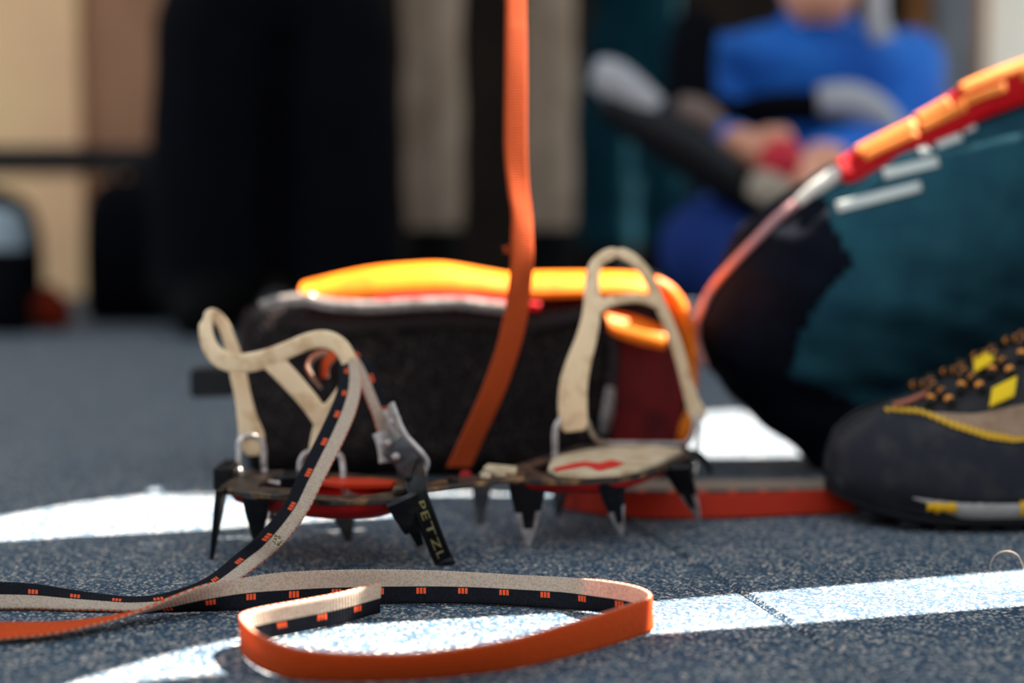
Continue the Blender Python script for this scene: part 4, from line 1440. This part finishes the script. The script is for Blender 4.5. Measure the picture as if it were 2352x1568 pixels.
def standing(x, y, legs, hip, shoulder, face, label, m_leg, m_top, rk=(0.085, 0.075, 0.065), bootz=0.11, kz=0.49):
    """legs: two (ankle x, ankle y, knee x, knee y)"""
    cs = []
    V3 = Vector
    fx, fy = face
    for (ax, ay, kx, ky), sgn in zip(legs, (-1, 1)):
        an, kn = V3((ax, ay, 0.09)), V3((kx, ky, kz))
        hp = V3((hip[0] + sgn * 0.09 * fy, hip[1] - sgn * 0.09 * fx, 0.88))
        cs += [capsule_data(an, rk[2], V3(((ax + kx) / 2, (ay + ky) / 2, 0.32)), rk[1]), capsule_data(V3(((ax + kx) / 2, (ay + ky) / 2, 0.32)), rk[1], kn, rk[1]), capsule_data(kn, rk[1], hp, rk[0] * 1.15)]
        cs += [capsule_data(an - V3((fx * .03, fy * .03, 0.045)), 0.045, an + V3((fx * 0.13, fy * 0.13, -0.055)), 0.034)]
    ch = V3((shoulder[0], shoulder[1], 1.38))
    pel = V3((hip[0], hip[1], 0.92))
    wx = V3((0.18 * abs(fy) + 0.11 * abs(fx), 0.18 * abs(fx) + 0.11 * abs(fy), 0.12))
    cs += [capsule_data(pel, wx * 0.92, ch, wx * 1.05)]
    nk = ch + V3((fx * .02, fy * .02, 0.13))
    cs += [capsule_data(ch, 0.06, nk, 0.055), capsule_data(nk + V3((fx * .02, fy * .02, 0.07)), V3((.075, .075, .09)), nk + V3((fx * .02, fy * .02, 0.13)), V3((.08, .08, .085)))]
    cs += [capsule_data(nk + V3((fx * .085, fy * .085, 0.075)), 0.012, nk + V3((fx * .08, fy * .08, 0.105)), 0.01)]
    for sgn in (-1, 1):
        sh_ = ch + V3((sgn * 0.20 * fy, -sgn * 0.20 * fx, 0.02))
        el = sh_ + V3((sgn * 0.06 * fy, -sgn * 0.06 * fx, -0.29))
        wr = el + V3((fx * 0.12, fy * 0.12, -0.21))
        cs += [capsule_data(sh_, 0.058, el, 0.048), capsule_data(el, 0.047, wr, 0.032), capsule_data(wr, 0.028, wr + V3((fx * .02, fy * .02, -0.06)), V3((.03, .03, .035)))]
        for q in (-1.5, -0.5, 0.5, 1.5):
            b0 = wr + V3((fx * (.02 + q * .016), fy * (.02 + q * .016), -0.085))
            cs += [capsule_data(b0, 0.0105, b0 + V3((0, 0, -0.06)), 0.0095)]
    def mf(c):
        if c.z < bootz:
            return 3
        if c.z > 1.66:
            return 4
        if c.z > 1.49 or (c.z < 0.90 and (Vector((c.x, c.y)) - Vector((hip[0], hip[1]))).length > 0.24 and c.z > 0.7):
            return 2
        if c.z > 0.93 or (Vector((c.x, c.y)) - Vector((hip[0], hip[1]))).length > 0.26 and c.z > 0.8:
            return 1
        return 0
    return figure('person', cs, 0.012, mf, [m_leg, m_top, M_SKIN, M_BOOT, M_HAIR], label)

xa = lambda px, Y: P(px, 527, Y).x
Yb = 2.35
standing(0, 0, [(xa(478, Yb), Yb, xa(500, Yb), Yb), (xa(780, Yb), Yb + .05, xa(768, Yb), Yb + .05)], (xa(630, Yb), Yb + .02), (xa(630, Yb), Yb + .02), (0, -1),
         'standing person in wide black trousers and dark boots at left', M_BLACKCL, M_BLACKCL, rk=(0.11, 0.097, 0.10), bootz=0.10)
Yg = 2.75
standing(0, 0, [(xa(1005, Yg), Yg - .1, xa(1000, Yg), Yg - .1), (xa(1262, Yg), Yg + .12, xa(1262, Yg), Yg + .12)], (xa(1130, Yg), Yg + .02), (xa(1130, Yg), Yg), (0, -1),
         'standing person in grey beige trousers behind the upright orange strap', M_BEIGECL, M_GREYCL, rk=(0.07, 0.056, 0.052), bootz=0.17, kz=0.64)
Yt = 3.25
standing(0, 0, [(xa(1400, Yt), Yt, xa(1395, Yt), Yt), (xa(1520, Yt), Yt + .06, xa(1520, Yt), Yt + .06)], (xa(1460, Yt), Yt + .03), (xa(1460, Yt), Yt + .03), (0.6, -0.8),
         'standing person in dark teal trousers behind the blue jacketed person', M_TEALCL, M_BLACKCL, rk=(0.085, 0.078, 0.07), bootz=0.14)

# seated person in the blue jacket
Ys = 2.15
sp = lambda px, py, dy=0.0: P(px, py, Ys + dy)
cs = []
def cb(p0, r0, p1, r1):
    cs.append(capsule_data(p0, r0, p1, r1))
pel = sp(1860, 640, 0.12)
cb(pel, Vector((0.17, 0.12, 0.10)), sp(1862, 330, 0.10), Vector((0.165, 0.11, 0.1)))
cb(sp(1862, 330, 0.10), Vector((0.165, 0.11, 0.1)), sp(1866, 140, 0.05), Vector((0.18, 0.10, 0.06)))
hd = sp(1880, -42, -0.04)
cb(sp(1870, 90, 0.05), 0.05, hd, 0.05)
cb(hd + Vector((0, 0.0, 0.0)), Vector((0.058, 0.07, 0.07)), hd + Vector((0, 0.02, 0.09)), Vector((0.078, 0.09, 0.09)))
cb(hd + Vector((0, -0.03, -0.012)), 0.046, hd + Vector((0, -0.02, 0.03)), 0.056)
cb(hd + Vector((0, -0.085, 0.045)), 0.012, hd + Vector((0, -0.075, 0.07)), 0.01)
# arms to the lap
cb(sp(1640, 160, 0.06), 0.058, sp(1600, 330, -0.02), 0.052)
cb(sp(1600, 330, -0.02), 0.05, sp(1700, 345, -0.20), 0.034)
cb(sp(2080, 150, 0.06), 0.06, sp(2075, 320, -0.04), 0.054)
cb(sp(2075, 320, -0.04), 0.052, sp(1880, 372, -0.2), 0.034)
for bx_, by_, sg_ in ((1700, 330, 1), (1850, 400, -1)):
    b = sp(bx_, by_, -0.22)
    cb(b, Vector((0.03, 0.02, 0.026)), b + Vector((0.02 * sg_, -0.03, -0.012)), Vector((0.028, 0.02, 0.024)))
    for q in range(4):
        f0 = b + Vector((0.024 * sg_, -0.04, 0.018 - 0.014 * q))
        f1 = f0 + Vector((0.026 * sg_, -0.018, -0.006))
        cb(f0, 0.0095, f1, 0.009)
        cb(f1, 0.009, f1 + Vector((0.01 * sg_, 0.022, -0.01)), 0.008)
# crossed legs
cb(sp(1800, 660, 0.08), 0.085, sp(1640, 570, -0.22), 0.075)
cb(sp(1640, 570, -0.22), 0.07, sp(1830, 700, -0.32), 0.05)
cb(sp(1920, 660, 0.08), 0.085, sp(2080, 560, -0.20), 0.075)
cb(sp(2080, 560, -0.20), 0.07, sp(1900, 700, -0.30), 0.05)
cb(sp(1830, 720, -0.32), 0.042, sp(1930, 745, -0.36), 0.035)
cb(sp(1900, 720, -0.30), 0.042, sp(1790, 745, -0.34), 0.035)
zsplit = sp(1860, 470).z
zneck = sp(1860, 40, 0.02).z
def mfb(c):
    if c.z > hd.z + 0.12 or (c.z > hd.z + 0.02 and c.y > hd.y + 0.05):
        return 3
    if ((c - hd).length < 0.088 and c.z > zneck - 0.02 and c.y < hd.y + 0.0) or (c.z > hd.z - 0.02 and Vector((c.x - hd.x, c.y - hd.y)).length < 0.13):
        return 2
    if c.y < Ys - 0.215 and c.z > sp(1860, 460).z and abs(c.x - sp(1780, 0, -.22).x) < 0.16:
        return 2
    if c.z < 0.055 and c.y < Ys - 0.24:
        return 4
    if c.z < zsplit:
        return 1
    return 0
bp_ = figure('person', cs, 0.009, mfb, [M_BLUE, mat('dark blue trousers', (14, 44, 110), 0.85), M_SKIN, M_HAIR, M_BOOT], 'seated person in bright blue jacket working with their hands in the background')
for sx in (-1, 1):
    e0 = hd + Vector((sx * 0.03, -0.066, 0.085))
    v, f = capsule_data(e0, 0.008, e0 + Vector((0, 0.003, 0)), 0.008)
    mk('eye', v, f, M_HAIR, bp_)
tube('mouth', [hd + Vector((-0.02, -0.066, 0.0)), hd + Vector((0, -0.071, -0.002)), hd + Vector((0.02, -0.066, 0.0))], 0.004, mat('lips pink', (190, 96, 90), 0.5), bp_, seg=8)
# jacket details
tube('pack_strap', [sp(1600, 60, -0.02), sp(1585, 150, -0.06), sp(1600, 250, -0.08), sp(1660, 275, -0.10)], 0.035, M_BLACKCL, bp_, seg=12)
tube('waist_belt', [sp(1690, 268, -0.06), sp(1780, 248, -0.10), sp(1880, 250, -0.11), sp(1990, 275, -0.09), sp(2060, 330, -0.04)], 0.024, M_BLACKCL, bp_, seg=12)
tube('grey_cuff', [sp(1880, 232, -0.13), sp(1950, 232, -0.13), sp(2010, 258, -0.12), sp(2050, 296, -0.10)], [0.022, 0.026, 0.024, 0.02], M_LGREY, bp_, seg=12)
tube('drawcord', [sp(2012, -40, -0.05), sp(2012, 40, -0.07), sp(2028, 92, -0.07)], 0.016, M_LGREY, bp_, seg=10)
# what the seated person holds and has around
axe = empty('ice_tool', sp(1560, 330, -0.25), 'dark shafted tool with light grey upper end held by the person in blue', 'tool')
tube('upper_end', [sp(1362, 165, -0.27), sp(1400, 180, -0.27), sp(1450, 218, -0.27), sp(1500, 258, -0.27)], [0.018, 0.026, 0.026, 0.022], M_LGREY, axe, seg=12)
tube('shaft', [sp(1385, 232, -0.27), sp(1480, 285, -0.27), sp(1580, 345, -0.27), sp(1700, 430, -0.27), sp(1760, 480, -0.26)], [0.02, 0.03, 0.034, 0.03, 0.02], M_BLACKPL, axe, seg=12)
tube('grip', [sp(1560, 250, -0.25), sp(1600, 262, -0.26), sp(1650, 290, -0.26)], [0.018, 0.022, 0.016], mat('taupe grip', (120, 100, 92), 0.7), axe, seg=12)
rs = empty('red_pouch', sp(1790, 440, -0.30), 'small red pouch with pale base in front of the person in blue', 'pouch')
tube('pouch_body', [sp(1800, 318, -0.30), sp(1798, 345, -0.30), sp(1788, 380, -0.30), sp(1782, 405, -0.30)], [0.012, 0.026, 0.027, 0.020], M_REDTHING, rs, seg=16)
tube('pouch_base', [sp(1790, 405, -0.30), sp(1770, 430, -0.30), sp(1745, 465, -0.30)], [0.022, 0.03, 0.022], M_STONE, rs, seg=16)

# left background: low black bench, black duffel bags and small things by the wall
Yn = 3.05
bench = empty('bench', (xa(100, Yn), Yn, 0), 'low black bench in front of the cream wall at left', 'bench')
zb0, zb1 = P(0, 398, Yn).z, P(0, 345, Yn).z
box('seat', (xa(60, Yn), Yn, (zb0 + zb1) / 2), (xa(395, Yn) - xa(-275, Yn), 0, 0), (0, 0.3, 0), (0, 0, zb1 - zb0), M_BLACKPL, bench, bevel=0.006)
for px in (-240, 360):
    for dy in (-0.12, 0.12):
        box('leg', (xa(px, Yn), Yn + dy, zb0 / 2), (0.04, 0, 0), (0, 0.04, 0), (0, 0, zb0), M_BLACKPL, bench, bevel=0.004)
def duffel(px0, px1, pyt, Y, m, label, depth=0.22, name='duffel_bag'):
    x0, x1 = xa(px0, Y), xa(px1, Y)
    zt = P(0, pyt, Y).z
    root = empty(name, ((x0 + x1) / 2, Y, 0), label, 'bag')
    V_, F_ = [], []
    NS, NK = 17, 20
    for i in range(NS):
        t = i / (NS - 1)
        e = (1 - abs(2 * t - 1) ** 4) ** 0.5 * 0.55 + 0.45
        for k in range(NK):
            a = 2 * math.pi * k / NK
            c_, s_ = math.cos(a), math.sin(a)
            c_ = math.copysign(abs(c_) ** .6, c_)
            s_ = math.copysign(abs(s_) ** .6, s_)
            V_.append(Vector((x0 + (x1 - x0) * t, Y + c_ * depth / 2 * e, 0.001 + zt * .5 * (1 + s_) * (e * .5 + .5) + 0.004 * noise.noise(Vector((t * 7, a, px0))) * (1 + s_))))
    for i in range(NS - 1):
        for k in range(NK):
            k2 = (k + 1) % NK
            F_.append((i * NK + k, i * NK + k2, (i + 1) * NK + k2, (i + 1) * NK + k))
    F_ += [tuple(range(NK))[::-1], tuple((NS - 1) * NK + k for k in range(NK))]
    fix_normals(mk('bag_body', V_, F_, m, root))
    xm = (x0 + x1) / 2
    w = (x1 - x0) * .2
    tube('carry_handle', [Vector((xm - w, Y - depth * .3, zt * .93)), Vector((xm - w * .7, Y - depth * .33, zt * 1.12)), Vector((xm + w * .7, Y - depth * .33, zt * 1.12)), Vector((xm + w, Y - depth * .3, zt * .93))], 0.008, M_BLACKPL, root, seg=8)
    return root
duffel(208, 480, 412, 2.66, M_BLACKCL, 'larger black duffel bag on the floor beside the black trousers')
duffel(-330, 78, 425, 2.52, M_BLACKCL, 'black duffel bag at the left edge, behind the pale bottle', depth=0.2)
# pale bottle and orange stuff sack
Yq = 2.34
bt = empty('water_bottle', (xa(8, Yq), Yq, 0.0), 'pale blue grey bottle with black sleeve at the far left edge', 'bottle')
z1_ = P(0, 452, Yq).z
tube('bottle_sleeve', [Vector((xa(8, Yq), Yq, z)) for z in (0.001, 0.008, z1_ * .62)], [0.038, 0.0415, 0.0415], M_BLACKCL, bt, seg=18, n=1)
tube('bottle_body', [Vector((xa(8, Yq), Yq, z)) for z in (0.002, 0.01, z1_ * .8, z1_ * .92)], [0.036, 0.04, 0.04, 0.022], M_PALEBLUE, bt, seg=18, n=1)
tube('bottle_cap', [Vector((xa(8, Yq), Yq, z)) for z in (z1_ * .92, z1_)], 0.022, M_BLACKPL, bt, seg=16, n=1)
Yo = 2.42
bo = empty('stuff_sack', (xa(112, Yo), Yo, 0), 'small dark orange sack on the floor in front of the bench', 'sack')
zt_ = P(0, 655, Yo).z
tube('sack_body', [Vector((xa(112, Yo), Yo, z)) for z in (0.002, 0.015, zt_ * .6, zt_ * .9)], [0.022, 0.033, 0.032, 0.012], M_ORBOOT, bo, seg=16, n=3)
tube('sack_neck', [Vector((xa(112, Yo), Yo, z)) for z in (zt_ * .88, zt_)], [0.008, 0.014], M_ORBOOT, bo, seg=12, n=1)

# a stray hair on the floor at right
hp_ = [G(2275, 1312), P(2276, 1292, G(2275, 1312).y), P(2290, 1272, G(2275, 1312).y - .004), P(2315, 1265, G(2275, 1312).y - .006), P(2338, 1275, G(2275, 1312).y - .004), P(2350, 1300, G(2275, 1312).y), G(2353, 1314)]
fbz = tube('stray_fibre', hp_, 0.00017, M_FIBRE, seg=5, n=8)
tag(fbz, 'single pale curled fibre standing on the floor at lower right', 'fibre')
